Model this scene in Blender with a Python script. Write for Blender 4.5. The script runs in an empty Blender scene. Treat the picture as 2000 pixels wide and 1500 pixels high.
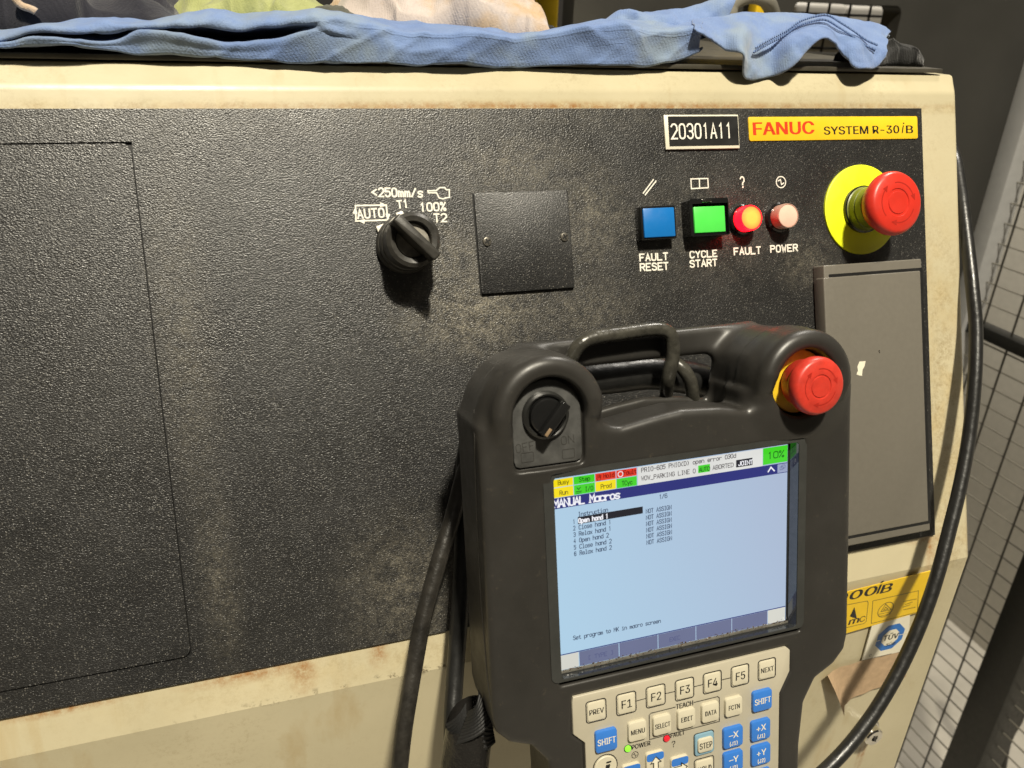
import bpy, bmesh, math, random, os
import numpy as np
from mathutils import Matrix, Vector
random.seed(7); np.random.seed(7)
S = bpy.context.scene
COL = S.collection
# ------------------------------------------------------------------ camera (calibrated from the panel's two vanishing points)
FPX = 1576.685
CX, CY = 1000.0, 750.0
pu = np.array([0.94971562, -0.1014533, 0.296222])      # panel right, in camera axes (x right, y down, z forward)
pv = np.array([0.07824667, 0.99293502, 0.08920488])    # panel down
pn = np.cross(pu, pv)                                  # into the panel
PD = 0.4586807
def ray(px, py): return np.array([px - CX, py - CY, FPX]) / FPX
r0 = ray(1797, 212); O3 = r0 * PD / (pn @ r0)          # panel's top right corner
wd = np.array([900.0 - CX, 4000.0 - CY, FPX]); wd /= np.linalg.norm(wd)
wd = wd - (wd @ pu) * pu; wd /= np.linalg.norm(wd)
XU, ZU = pu, -wd; YU = np.cross(ZU, XU)
RW = np.array([XU, YU, ZU])
def to_w(X): return RW @ (X - O3)
CAM = to_w(np.zeros(3))
def wray(px, py): return RW @ ray(px, py)
def mat(cols, loc):
    m = Matrix.Identity(4)
    for j in range(3):
        for i in range(3): m[i][j] = float(cols[j][i])
    for i in range(3): m[i][3] = float(loc[i])
    return m
cam = bpy.data.cameras.new('camera'); cam_o = bpy.data.objects.new('camera', cam); COL.objects.link(cam_o)
cam_o.matrix_world = mat([RW @ np.array([1, 0, 0]), RW @ np.array([0, -1, 0]), RW @ np.array([0, 0, -1])], CAM)
cam.sensor_width = 36; cam.lens = FPX * 36 / 2000; cam.clip_start = 0.02; cam.clip_end = 60
cam.dof.use_dof = True; cam.dof.focus_distance = 0.47; cam.dof.aperture_fstop = 14
S.camera = cam_o
# frames: panel frame P (x right, y up the slope, z out), pendant frame T
FP = mat([RW @ pu, RW @ -pv, RW @ -pn], (0, 0, 0))
t1 = np.array([0.94937084, -0.10357118, 0.29659403]); t2 = np.array([-0.04973977, -0.98173944, -0.18361269])
t3 = -np.array([0.31019504, 0.15956401, -0.93718641]); t3 = np.cross(t1, t2)
tO = np.array([0.01906768, 0.04513489, 0.38055341])
FT = mat([RW @ t1, RW @ t2, RW @ t3], to_w(tO))
def plane_hit(px, py, o, n):
    r = wray(px, py); return CAM + r * ((o - CAM) @ n) / (r @ n)
def inframe(F, X):
    v = F.inverted() @ Vector([float(a) for a in X]); return (v.x, v.y, v.z)
def P(px, py, z=0.0):      # photo point -> panel frame, on the sheet at height z
    n = RW @ -pn; return inframe(FP, plane_hit(px, py, n * z, n))
def T(px, py, z=0.0):      # photo point -> pendant frame
    n = RW @ t3; return inframe(FT, plane_hit(px, py, to_w(tO) + n * z, n))
def YP(px, py, Y):         # photo point -> world, on the upright plane at depth Y
    r = wray(px, py); return tuple(CAM + r * ((Y - CAM[1]) / r[1]))
def XP(px, py, X):
    r = wray(px, py); return tuple(CAM + r * ((X - CAM[0]) / r[0]))
def Lw(px, py):
    w_ = YP(px, py, YL); return (w_[0], w_[2])
def PW(px, py, z): return tuple(FP @ Vector(P(px, py, z)))
YL = (FP @ Vector((0, -0.3255, 0))).y                  # upright lower front of the cabinet
# ------------------------------------------------------------------ light
S.view_settings.view_transform = 'Standard'; S.view_settings.look = 'None'
S.view_settings.exposure = 0.0; S.view_settings.gamma = 1.0
W = bpy.data.worlds.new('World'); S.world = W; W.use_nodes = True
W.node_tree.nodes['Background'].inputs[0].default_value = (1.0, 0.88, 0.70, 1)
W.node_tree.nodes['Background'].inputs[1].default_value = 0.04
def lamp(name, at, target, power, size, color, size_y=None):
    l = bpy.data.lights.new(name, 'AREA'); l.energy = power; l.size = size; l.color = color
    if size_y: l.shape = 'RECTANGLE'; l.size_y = size_y
    o = bpy.data.objects.new(name, l); COL.objects.link(o); o.location = at
    d = Vector(target) - Vector(at); o.rotation_euler = d.to_track_quat('-Z', 'Y').to_euler()
    return o
tgt = FP @ Vector((-0.25, -0.12, 0))
key = FP @ (Vector((-0.25, -0.12, 0)) + Vector((-0.05, 0.80, 1.0)).normalized() * 3.6)
lamp('hall_lamp', key, tgt, 244, 0.20, (1.0, 0.92, 0.75))
k2 = FP @ (Vector((-0.35, -0.12, 0)) + Vector((-0.02, 0.70, 1.0)).normalized() * 3.2)
lamp('panel_sheen_light', k2, tgt, 11, 0.8, (1.0, 0.92, 0.78), 0.12)  # unseen light added to give the panel its upper sheen
lamp('backdrop_fill', (1.0, 0.78, 2.0), (0.95, 1.1, -0.6), 78, 0.5, (1.0, 0.94, 0.84))  # unseen light added to brighten the floor, bins and fence backdrop
# ------------------------------------------------------------------ materials
def lin(c):
    return tuple(((v / 255) / 12.92 if v / 255 <= 0.04045 else ((v / 255 + 0.055) / 1.055) ** 2.4) for v in c)
class N:
    def __init__(s, name):
        s.m = bpy.data.materials.new(name); s.m.use_nodes = True; s.t = s.m.node_tree; s.b = s.t.nodes['Principled BSDF']
    def n(s, k, **kw):
        x = s.t.nodes.new(k)
        for a, v in kw.items():
            if a in x.inputs: x.inputs[a].default_value = v
            else: setattr(x, a, v)
        return x
    def l(s, a, b): s.t.links.new(a, b)
    def co(s):
        if not hasattr(s, '_c'): s._c = s.n('ShaderNodeTexCoord')
        return s._c.outputs['Object']
    def noise(s, scale, detail=4, rough=0.6, vec=None, dist=0.0):
        x = s.n('ShaderNodeTexNoise'); x.inputs['Scale'].default_value = scale; x.inputs['Detail'].default_value = detail
        x.inputs['Roughness'].default_value = rough; x.inputs['Distortion'].default_value = dist
        s.l(vec if vec is not None else s.co(), x.inputs['Vector']); return x.outputs['Fac']
    def ramp(s, v, lo, hi, a=0.0, b=1.0):
        x = s.n('ShaderNodeMapRange'); x.inputs['From Min'].default_value = lo; x.inputs['From Max'].default_value = hi
        x.inputs['To Min'].default_value = a; x.inputs['To Max'].default_value = b; s.l(v, x.inputs['Value']); return x.outputs[0]
    def math(s, op, a, b=None):
        x = s.n('ShaderNodeMath', operation=op)
        for i, v in enumerate((a, b)):
            if v is None: continue
            if isinstance(v, (int, float)): x.inputs[i].default_value = v
            else: s.l(v, x.inputs[i])
        return x.outputs[0]
    def mix(s, f, a, b):
        x = s.n('ShaderNodeMix', data_type='RGBA')
        if isinstance(f, (int, float)): x.inputs[0].default_value = f
        else: s.l(f, x.inputs[0])
        for i, v in ((6, a), (7, b)):
            if isinstance(v, tuple): x.inputs[i].default_value = (*v[:3], 1)
            else: s.l(v, x.inputs[i])
        return x.outputs[2]
    def bump(s, h, strength, dist, prev=None):
        x = s.n('ShaderNodeBump'); x.inputs['Strength'].default_value = strength; x.inputs['Distance'].default_value = dist
        s.l(h, x.inputs['Height'])
        if prev is not None: s.l(prev, x.inputs['Normal'])
        return x.outputs[0]
    def spot(s, x, y, rx, ry, soft=0.5):     # a mask round a place on the object (object coordinates, metres)
        g = s.n('ShaderNodeMapping'); s.l(s.co(), g.inputs[0])
        g.inputs['Location'].default_value = (-x / rx, -y / ry, 0); g.inputs['Scale'].default_value = (1 / rx, 1 / ry, 0)
        v = s.n('ShaderNodeVectorMath', operation='LENGTH'); s.l(g.outputs[0], v.inputs[0])
        return s.ramp(v.outputs['Value'], 1.0, soft * 0.5, 0, 1)
def simple(name, col, rough=0.5, metal=0.0, spec=0.5, emit=None, es=1.0, bump=None, var=0.12, vscale=60, coat=0.0):
    m = N(name); b = m.b
    c = m.mix(m.ramp(m.noise(vscale, 5), 0.3, 0.7), tuple(x * (1 - var) for x in col), tuple(min(1, x * (1 + var)) for x in col))
    m.l(c, b.inputs['Base Color'])
    b.inputs['Metallic'].default_value = metal; b.inputs['Specular IOR Level'].default_value = spec
    b.inputs['Coat Weight'].default_value = coat
    m.l(m.ramp(m.noise(vscale * 2.3, 5), 0.25, 0.75, max(0.02, rough - 0.08), rough + 0.08), b.inputs['Roughness'])
    if emit: b.inputs['Emission Color'].default_value = (*emit, 1); b.inputs['Emission Strength'].default_value = es
    if bump: m.l(m.bump(m.noise(bump[0], 3), bump[1], bump[2]), b.inputs['Normal'])
    return m.m
def emis(name, col, k=1.0):
    m = N(name); b = m.b
    b.inputs['Base Color'].default_value = (0.01, 0.01, 0.012, 1); b.inputs['Roughness'].default_value = 0.25
    c = m.mix(m.ramp(m.noise(14, 3), 0.35, 0.65), tuple(x * 0.95 for x in col), tuple(min(1, x * 1.05) for x in col))
    m.l(c, b.inputs['Emission Color']); b.inputs['Emission Strength'].default_value = k
    return m.m
# black powder-coated face of the operator panel: wormy grain, dust where hands and coolant reach
def mat_black(name, dust=True):
    m = N(name); b = m.b
    st = m.n('ShaderNodeMapping'); m.l(m.co(), st.inputs[0]); st.inputs['Rotation'].default_value = (0, 0, 0.6); st.inputs['Scale'].default_value = (0.8, 1.3, 1)
    g1 = m.noise(1230 if dust else 1350, 1.5, 0.5, st.outputs[0], 0.3); g2 = m.noise(2300, 1, 0.5, None, 0.0)
    vo = m.n('ShaderNodeTexVoronoi', feature='SMOOTH_F1'); vo.inputs['Scale'].default_value = 1230; vo.inputs['Smoothness'].default_value = 0.6; m.l(st.outputs[0], vo.inputs['Vector'])
    h = m.math('SUBTRACT', m.math('MULTIPLY', m.ramp(g1, 0.36, 0.64), 0.55), m.math('MULTIPLY', vo.outputs['Distance'], 1.1))
    base = m.mix(m.ramp(m.noise(9, 4), 0.3, 0.7), (0.0085, 0.0086, 0.0090), (0.014, 0.0137, 0.0130))
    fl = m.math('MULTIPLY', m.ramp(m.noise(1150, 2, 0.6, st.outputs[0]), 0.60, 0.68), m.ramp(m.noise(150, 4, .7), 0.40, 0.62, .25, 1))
    base = m.mix(m.math('MULTIPLY', fl, 0.28), base, (0.17, 0.16, 0.14))  # pale flecks painted in for the sparkle of the grain
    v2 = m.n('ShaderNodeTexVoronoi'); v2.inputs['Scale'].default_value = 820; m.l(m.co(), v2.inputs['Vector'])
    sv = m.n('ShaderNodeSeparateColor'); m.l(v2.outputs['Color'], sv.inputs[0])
    glint = m.math('MULTIPLY', m.ramp(v2.outputs['Distance'], .34, .22), m.ramp(sv.outputs[0], .66, .95))
    base = m.mix(m.math('MULTIPLY', glint, 0.60), base, (0.22, 0.21, 0.185))  # bright specks in the colour standing for point glints
    if dust:
        tot = None
        for (x, y, rx, ry, k) in ((-0.300, -0.035, .06, .03, .55), (-0.255, -0.065, .04, .045, .6), (-0.330, -0.115, .06, .035, 1.0), (-0.345, -0.085, .03, .03, .8), (-0.262, -0.12, .05, .03, .5),
                               (-0.385, -0.275, .05, .06, .55), (-0.10, -0.100, .03, .025, .5), (-0.175, -0.075, .09, .05, .3), (-0.49, -0.12, .02, .12, .35), (-0.486, -0.25, .014, .07, .4), (-0.30, 0.0, .35, .02, .3)):
            s_ = m.math('MULTIPLY', m.spot(x, y, rx, ry, 0.15), k)
            tot = s_ if tot is None else m.math('MAXIMUM', tot, s_)
        d = m.math('MULTIPLY', tot, m.ramp(m.noise(120, 7, 0.8), 0.38, 0.60))
        d = m.math('MULTIPLY', d, m.ramp(g1, 0.65, 0.35, 0.35, 1.0))
        fine = m.math('MULTIPLY', m.ramp(m.noise(420, 5, 0.8), 0.60, 0.72), 0.10)
        d = m.math('MAXIMUM', d, fine)
        base = m.mix(m.math('MULTIPLY', m.math('MULTIPLY', d, m.ramp(m.noise(700, 4, .7), .40, .58, .25, 1)), 0.95), base, (0.30, 0.27, 0.205))
    m.l(base, b.inputs['Base Color'])
    m.l(m.ramp(m.noise(30, 5), 0.3, 0.7, 0.35, 0.46), b.inputs['Roughness'])
    b.inputs['Specular IOR Level'].default_value = 0.78
    m.l(m.bump(h, 1.0, 0.00013 if dust else 0.00011), b.inputs['Normal'])
    return m.m
M = {}
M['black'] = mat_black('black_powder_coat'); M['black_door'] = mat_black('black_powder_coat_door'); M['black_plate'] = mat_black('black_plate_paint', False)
def mat_cream(name, lower=False):
    m = N(name); b = m.b
    base = m.mix(m.ramp(m.noise(11, 5), 0.3, 0.7), *(((0.47, 0.425, 0.295), (0.53, 0.48, 0.34)) if lower else ((0.455, 0.405, 0.268), (0.525, 0.468, 0.315))))
    # brown drip stains
    dr = m.n('ShaderNodeMapping'); m.l(m.co(), dr.inputs[0]); dr.inputs['Scale'].default_value = (1, 0.12, 1)
    d1 = m.ramp(m.noise(38, 5, 0.6, dr.outputs[0]), 0.58, 0.74)
    base = m.mix(m.math('MULTIPLY', d1, 0.42), base, (0.36, 0.25, 0.10))
    # speckled grime
    sp = m.math('MULTIPLY', m.ramp(m.noise(300, 8, 0.85), 0.50, 0.60), m.ramp(m.noise(24, 5), 0.45, 0.66))
    if not lower:
        g = m.spot(0.014, -0.21, .034, .19, 0.15); g = m.math('MAXIMUM', g, m.math('MULTIPLY', m.spot(-0.28, 0.001, .7, .006, 0.2), 1.0))
        g = m.math('MAXIMUM', g, m.math('MULTIPLY', m.spot(0.022, -0.315, .05, .03, 0.2), 0.9))
        g = m.math('MAXIMUM', g, m.math('MULTIPLY', m.spot(-0.43, -0.313, .2, .014, 0.2), 0.45))
        t = m.math('MULTIPLY', m.ramp(m.noise(330, 8, 0.85), 0.44, 0.60), m.math('MULTIPLY', g, m.ramp(m.noise(45, 6, 0.7), 0.34, 0.56)))
        wash = m.math('MULTIPLY', g, m.ramp(m.noise(30, 6, 0.7), 0.42, 0.66, 0, 0.55))
        base = m.mix(wash, base, (0.47, 0.35, 0.15))
        base = m.mix(m.math('MULTIPLY', t, 0.75), base, (0.22, 0.15, 0.065))
        # rust along the bottom edge of the black sheet
        r = None
        lk_ = FP.inverted() @ Vector((*[Lw(1688, 1470)[0]], YL, Lw(1688, 1470)[1]))
        for (x, y, rx, ry) in ((lk_.x, lk_.y, .003, .030), (lk_.x - .004, lk_.y, .0025, .02), (-0.475, -0.306, .045, .006), (-0.448, -0.310, .010, .018), (-0.405, -0.308, .008, .012), (-0.003, -0.312, .007, .022), (-0.57, -0.305, .04, .004), (-0.25, 0.0018, .32, .0035), (-0.006, -0.306, .02, .004)):
            q = m.spot(x, y, rx, ry, 0.1); r = q if r is None else m.math('MAXIMUM', r, q)
        r = m.math('MULTIPLY', r, m.ramp(m.noise(190, 7, 0.8), 0.36, 0.60))
        base = m.mix(m.math('MULTIPLY', r, 0.9), base, (0.27, 0.11, 0.022))
        cr = m.math('MULTIPLY', m.spot(-0.36, -0.3245, .19, .0035, 0.4), m.ramp(m.noise(130, 7, 0.8), 0.54, 0.60))
        base = m.mix(m.math('MULTIPLY', cr, 0.85), base, (0.08, 0.06, 0.035))
    else:
        rr = m.math('MULTIPLY', m.spot(-0.0465, -0.52, .004, .05, 0.1), m.ramp(m.noise(120, 6, 0.8), 0.36, 0.6))
        base = m.mix(m.math('MULTIPLY', rr, 0.8), base, (0.30, 0.14, 0.03))
    base = m.mix(m.math('MULTIPLY', sp, 0.25), base, (0.25, 0.18, 0.09))
    m.l(base, b.inputs['Base Color'])
    m.l(m.ramp(m.noise(40, 6), 0.3, 0.7, 0.30, 0.48), b.inputs['Roughness'])
    m.l(m.bump(m.noise(420, 3), 0.12, 0.0003, m.bump(m.noise(14, 2), 0.25, 0.002)), b.inputs['Normal'])
    return m.m
M['cream'] = mat_cream('cream_enamel')
M['white'] = simple('white_print', (0.76, 0.73, 0.65), 0.5, var=0.12, vscale=900)
M['dark_plastic'] = simple('black_plastic', (0.016, 0.016, 0.015), 0.32, bump=(500, .15, .0003))
M['worn_black'] = simple('worn_black_plastic', (0.036, 0.034, 0.030), 0.38, var=0.45, vscale=160, bump=(400, .2, .0004))
M['gloss_black'] = simple('glossy_black', (0.010, 0.010, 0.010), 0.12)
M['red'] = simple('red_mushroom', (0.56, 0.030, 0.017), 0.36, var=0.10, bump=(300, .06, .0003))
M['red_dirty'] = simple('dull_red_mushroom', (0.50, 0.034, 0.020), 0.42, var=0.16, vscale=180, bump=(300, .1, .0003))
M['yellow_ring'] = simple('fluorescent_yellow', (0.80, 0.86, 0.015), 0.45, var=0.03)
M['yellow_dull'] = simple('dull_yellow', (0.66, 0.44, 0.02), 0.45, var=0.15, vscale=150)
M['yellow_plate'] = simple('yellow_sheet', (0.76, 0.50, 0.018), 0.38, var=0.05)
M['green_collar'] = simple('olive_collar', (0.13, 0.15, 0.016), 0.42)
M['blue_lens'] = simple('blue_button_cap', (0.006, 0.12, 0.36), 0.35, emit=lin((10, 125, 205)), es=0.18, var=0.05)
M['green_lens'] = simple('green_button_cap', (0.07, 0.55, 0.07), 0.35, emit=lin((70, 210, 70)), es=0.30, var=0.05)
M['red_glow'] = simple('lit_red_lamp', (0.8, 0.02, 0.02), 0.2, emit=(1.0, 0.002, 0.007), es=7.0)
M['amber_glow'] = simple('lit_lamp_core', (0.9, 0.5, 0.1), 0.3, emit=(1.0, 0.50, 0.07), es=1.15, var=0.1, vscale=300)
def core():
    m = N('glowing_lamp_core'); v = m.n('ShaderNodeVectorMath', operation='LENGTH'); sx = m.n('ShaderNodeMapping'); m.l(m.co(), sx.inputs[0]); sx.inputs['Scale'].default_value = (1, 1, 0); m.l(sx.outputs[0], v.inputs[0])
    c = m.mix(m.ramp(v.outputs['Value'], .0035, .0074), (1.0, .52, .06), (1.0, .10, .02)); m.l(c, m.b.inputs['Emission Color']); m.b.inputs['Emission Strength'].default_value = 1.0
    m.b.inputs['Base Color'].default_value = (.5, .2, .05, 1); m.b.inputs['Roughness'].default_value = .3; m.l(m.bump(m.noise(500, 3), .4, .0005), m.b.inputs['Normal']); return m.m
M['amber_glow'] = core()
M['lamp_off'] = simple('pale_pink_lens', (0.74, 0.44, 0.34), 0.25, emit=(0.85, 0.42, 0.32), es=0.25)  # slight glow added to the lens of a lamp that is off
M['clear_rim'] = simple('clear_lens_side', (0.42, 0.26, 0.20), 0.15)
M['grey_box'] = simple('warm_grey_plastic', (0.138, 0.127, 0.106), 0.38, var=0.04, vscale=300, bump=(900, .12, .0002))
M['dark_screw'] = simple('blackened_screw', (0.30, 0.28, 0.24), 0.25, metal=0.8)
M['chrome'] = simple('chrome', (0.7, 0.68, 0.64), 0.12, metal=1.0, bump=(200, .3, .0006))
M['steel_worn'] = simple('worn_steel_face', (0.30, 0.28, 0.24), 0.40, metal=0.5, var=0.3, vscale=200)
M['rubber'] = simple('black_cable_sheath', (0.012, 0.012, 0.0115), 0.36, bump=(150, .3, .0010), coat=0.0, vscale=90, var=0.3)
M['rubber_worn'] = simple('dusty_cable_sheath', (0.022, 0.020, 0.017), 0.36, bump=(180, .5, .0009), vscale=110, var=0.5)
M['hook_rod'] = simple('worn_painted_rod', (0.040, 0.038, 0.031), 0.30, bump=(260, .5, .0006), var=0.5, vscale=150)
M['brown_paper'] = simple('brown_paper_tape', (0.44, 0.31, 0.19), 0.65, var=0.14, vscale=150, bump=(350, .4, .0005))
M['sticker_white'] = simple('white_sticker', (0.72, 0.68, 0.55), 0.35, var=0.04)
M['tuv_blue'] = simple('blue_print', (0.012, 0.14, 0.48), 0.35)
M['tan_mark'] = simple('worn_tan_mark', (0.22, 0.15, 0.085), 0.5)
M['emboss'] = simple('embossed_legend', (0.040, 0.039, 0.036), 0.25)
M['ink'] = simple('black_ink', (0.012, 0.012, 0.012), 0.4)
M['ink_soft'] = simple('faded_ink', (0.13, 0.10, 0.03), 0.4)
M['red_ink'] = simple('red_ink', (0.62, 0.045, 0.012), 0.4)
def mat_housing():
    m = N('brown_black_housing'); b = m.b
    base = m.mix(m.ramp(m.noise(16, 5), 0.3, 0.7), (0.022, 0.0208, 0.0188), (0.031, 0.029, 0.0262))
    dust = m.math('MULTIPLY', m.ramp(m.noise(240, 7, 0.8), 0.60, 0.70), 0.30)
    base = m.mix(dust, base, (0.12, 0.10, 0.07))
    m.l(base, b.inputs['Base Color'])
    m.l(m.ramp(m.noise(45, 6, 0.75), 0.3, 0.7, 0.31, 0.48), b.inputs['Roughness'])
    b.inputs['Specular IOR Level'].default_value = 0.45
    m.l(m.bump(m.noise(1400, 3), 0.10, 0.0002, m.bump(m.noise(90, 3), 0.08, 0.0006)), b.inputs['Normal'])
    return m.m
M['housing'] = mat_housing()
M['bezel'] = simple('dark_bezel', (0.034, 0.035, 0.033), 0.40, var=0.12, vscale=70, bump=(900, .08, .0002))
M['bezel_wall'] = simple('glossy_recess_wall', (0.020, 0.022, 0.024), 0.08, spec=1.0)
M['mirror_wall'] = simple('polished_recess_side', (0.03, 0.034, 0.045), 0.06, metal=0.0, spec=1.0, var=.3, vscale=300)
M['mirror_wall'].node_tree.nodes['Principled BSDF'].inputs['IOR'].default_value = 1.6
M['ledge'] = simple('greasy_ledge', (0.12, 0.115, 0.10), 0.25, var=0.3, vscale=110, bump=(260, .6, .0008))
M['grime'] = simple('oily_swarf', (0.05, 0.026, 0.010), 0.18, var=0.6, vscale=300, bump=(500, 1, .001))
M['keypad'] = simple('beige_keypad_sheet', (0.43, 0.395, 0.305), 0.42, var=0.06, vscale=50, bump=(700, .08, .0002))
M['key_beige'] = simple('beige_key', (0.55, 0.51, 0.39), 0.42, var=0.05)
M['key_blue'] = simple('blue_key', (0.035, 0.17, 0.56), 0.38, var=0.05)
M['key_pale'] = simple('pale_blue_key', (0.19, 0.33, 0.42), 0.4, var=0.05)
M['led_green'] = simple('lit_green_led', (0.2, 0.7, 0.05), 0.2, emit=(0.25, 0.85, 0.03), es=0.7)
M['led_red'] = simple('red_led', (0.6, 0.02, 0.03), 0.15, emit=(0.6, 0.01, 0.03), es=0.35)
M['switch_plate'] = simple('slate_switch_plate', (0.062, 0.062, 0.060), 0.33, var=0.35, vscale=130, bump=(500, .25, .0004))
M['velcro'] = simple('velcro_webbing', (0.012, 0.012, 0.012), 0.6, bump=(900, .5, .0006))
M['sleeve'] = simple('shiny_black_sleeve', (0.014, 0.013, 0.012), 0.22, bump=(260, .9, .001))
M['top_sheet'] = simple('black_top_sheet', (0.06, 0.055, 0.043), 0.42, var=0.3, vscale=40)
M['machine'] = simple('dark_grey_machine_paint', (0.030, 0.029, 0.026), 0.5, var=0.10, vscale=8)
M['grey_post'] = simple('light_grey_post', (0.30, 0.30, 0.30), 0.45, var=0.06)
M['wire'] = simple('dull_wire', (0.17, 0.16, 0.135), 0.4, metal=0.2)
M['wire_dark'] = simple('dark_wire', (0.022, 0.020, 0.016), 0.4)
M['black_post'] = simple('black_fence_post', (0.010, 0.010, 0.009), 0.5)
M['floor'] = simple('worn_concrete', (0.38, 0.355, 0.305), 0.55, var=0.16, vscale=5, bump=(60, .2, .002))
M['beige_panel'] = simple('beige_panel', (0.42, 0.40, 0.355), 0.5, var=0.06)
M['yellow_post'] = simple('yellow_machine_post', (0.70, 0.46, 0.015), 0.4)
M['grey_hose'] = simple('grey_hose', (0.20, 0.19, 0.16), 0.35)
def mat_cloth(name, a, bcol, stain=None, rib=0.16, fine=1100):
    m = N(name); b = m.b
    base = m.mix(m.ramp(m.noise(40, 6, 0.7), 0.3, 0.7), a, bcol)
    if stain: base = m.mix(m.math('MULTIPLY', m.ramp(m.noise(19, 4), 0.50, 0.66), 0.75), base, stain)
    m.l(base, b.inputs['Base Color']); b.inputs['Roughness'].default_value = 0.9
    b.inputs['Specular IOR Level'].default_value = 0.15; b.inputs['Sheen Weight'].default_value = 0.25
    w = m.n('ShaderNodeTexWave'); w.inputs['Scale'].default_value = 210; w.inputs['Distortion'].default_value = 3.0; w.inputs['Detail'].default_value = 2
    mp = m.n('ShaderNodeMapping'); m.l(m.co(), mp.inputs[0]); mp.inputs['Rotation'].default_value = (0.2, 0.3, 0.8); m.l(mp.outputs[0], w.inputs['Vector'])
    nb = m.bump(w.outputs['Fac'], rib, 0.0006); m.l(m.bump(m.noise(fine, 3), 0.6, 0.0008, nb), b.inputs['Normal'])
    return m.m
M['blue_cloth'] = mat_cloth('blue_jersey', (0.120, 0.185, 0.37), (0.170, 0.245, 0.43), (0.22, 0.275, 0.33))
M['blue_seam'] = mat_cloth('blue_seam_thread', (0.10, 0.17, 0.36), (0.17, 0.25, 0.45), rib=.5)
M['green_cloth'] = mat_cloth('olive_jersey', (0.25, 0.27, 0.10), (0.34, 0.36, 0.16))
M['navy_cloth'] = mat_cloth('navy_cloth', (0.014, 0.014, 0.020), (0.026, 0.026, 0.034))
M['pink_cloth'] = mat_cloth('stained_white_cloth', (0.40, 0.34, 0.31), (0.50, 0.44, 0.41), (0.42, 0.25, 0.07), rib=.2)
M['grey_cloth'] = mat_cloth('grey_cloth', (0.07, 0.07, 0.055), (0.11, 0.11, 0.09))
M['black_cloth'] = mat_cloth('black_cloth', (0.012, 0.012, 0.012), (0.02, 0.02, 0.02))
# ------------------------------------------------------------------ building helpers
WM = {}
def tagp(o, label=None, cat=None, group=None, kind=None):
    if label: o['label'] = label
    if cat: o['category'] = cat
    if group: o['group'] = group
    if kind: o['kind'] = kind
    return o
def link(o, parent, Mw):
    COL.objects.link(o)
    if parent is not None:
        o.parent = parent; o.matrix_parent_inverse = Matrix.Identity(4); o.matrix_basis = WM[parent.name].inverted() @ Mw
    else: o.matrix_basis = Mw
    WM[o.name] = Mw.copy(); return o
def empty(name, Mw, parent=None): return link(bpy.data.objects.new(name, None), parent, Mw)
def obj(name, me, m, parent=None, Mw=None, smooth=False):
    if isinstance(me, tuple):
        v, f = me; me = bpy.data.meshes.new(name); me.from_pydata([tuple(map(float, p)) for p in v], [], [tuple(map(int, q)) for q in f]); me.update()
    if m is not None and len(me.materials) == 0: me.materials.append(M[m] if isinstance(m, str) else m)
    if smooth: me.shade_smooth()
    return link(bpy.data.objects.new(name, me), parent, Mw if Mw is not None else Matrix.Identity(4))
def auto(me, ang=35):
    me.shade_smooth()
    bm = bmesh.new(); bm.from_mesh(me)
    for e in bm.edges:
        if len(e.link_faces) == 2 and e.calc_face_angle() > math.radians(ang): e.smooth = False
    bm.to_mesh(me); bm.free(); return me
def frombm(bm, name='m', ang=35):
    bmesh.ops.recalc_face_normals(bm, faces=bm.faces)
    me = bpy.data.meshes.new(name); bm.to_mesh(me); bm.free(); return auto(me, ang)
def box(x0, x1, y0, y1, z0, z1, bev=0.0, seg=2):
    bm = bmesh.new(); bmesh.ops.create_cube(bm, size=1)
    for v in bm.verts: v.co = ((x0 + x1) / 2 + v.co.x * (x1 - x0), (y0 + y1) / 2 + v.co.y * (y1 - y0), (z0 + z1) / 2 + v.co.z * (z1 - z0))
    if bev: bmesh.ops.bevel(bm, geom=list(bm.edges), offset=bev, segments=seg, affect='EDGES', profile=0.5)
    return frombm(bm)
def prism(pts, z0, z1, bev=0.0, seg=2, bot=False):      # outline extruded, top rim bevelled
    bm = bmesh.new(); vs = [bm.verts.new((p[0], p[1], z1)) for p in pts]; f = bm.faces.new(vs)
    if f.calc_area() and f.normal.z < 0: f.normal_flip()
    r = bmesh.ops.extrude_face_region(bm, geom=[f]); nv = [g for g in r['geom'] if isinstance(g, bmesh.types.BMVert)]
    old = vs
    for v in nv: v.co.z = z1
    for v in old: v.co.z = z0
    if f.is_valid and False: pass
    if bev:
        es = [e for e in bm.edges if all(abs(v.co.z - z1) < 1e-9 for v in e.verts)]
        bmesh.ops.bevel(bm, geom=es, offset=bev, segments=seg, affect='EDGES', profile=0.5)
    return frombm(bm, ang=40)
def rrect(x0, x1, y0, y1, r, n=5):
    out = []
    for cx, cy, a0 in ((x1 - r, y1 - r, 0), (x0 + r, y1 - r, 90), (x0 + r, y0 + r, 180), (x1 - r, y0 + r, 270)):
        for k in range(n + 1):
            a = math.radians(a0 + 90 * k / n); out.append((cx + r * math.cos(a), cy + r * math.sin(a)))
    return out
def ring_plate(outer, inner, z0, z1):                     # two outlines with the same number of points
    n = len(outer); v = []; f = []
    for z in (z0, z1):
        v += [(*p, z) for p in outer] + [(*p, z) for p in inner]
    for i in range(n):
        j = (i + 1) % n
        f += [(2*n+i, 2*n+j, 3*n+j, 3*n+i), (i, n+i, n+j, j), (i, j, 2*n+j, 2*n+i), (n+i, 3*n+i, 3*n+j, n+j)]
    me = bpy.data.meshes.new('ring'); me.from_pydata(v, [], f); return auto(me)
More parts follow.
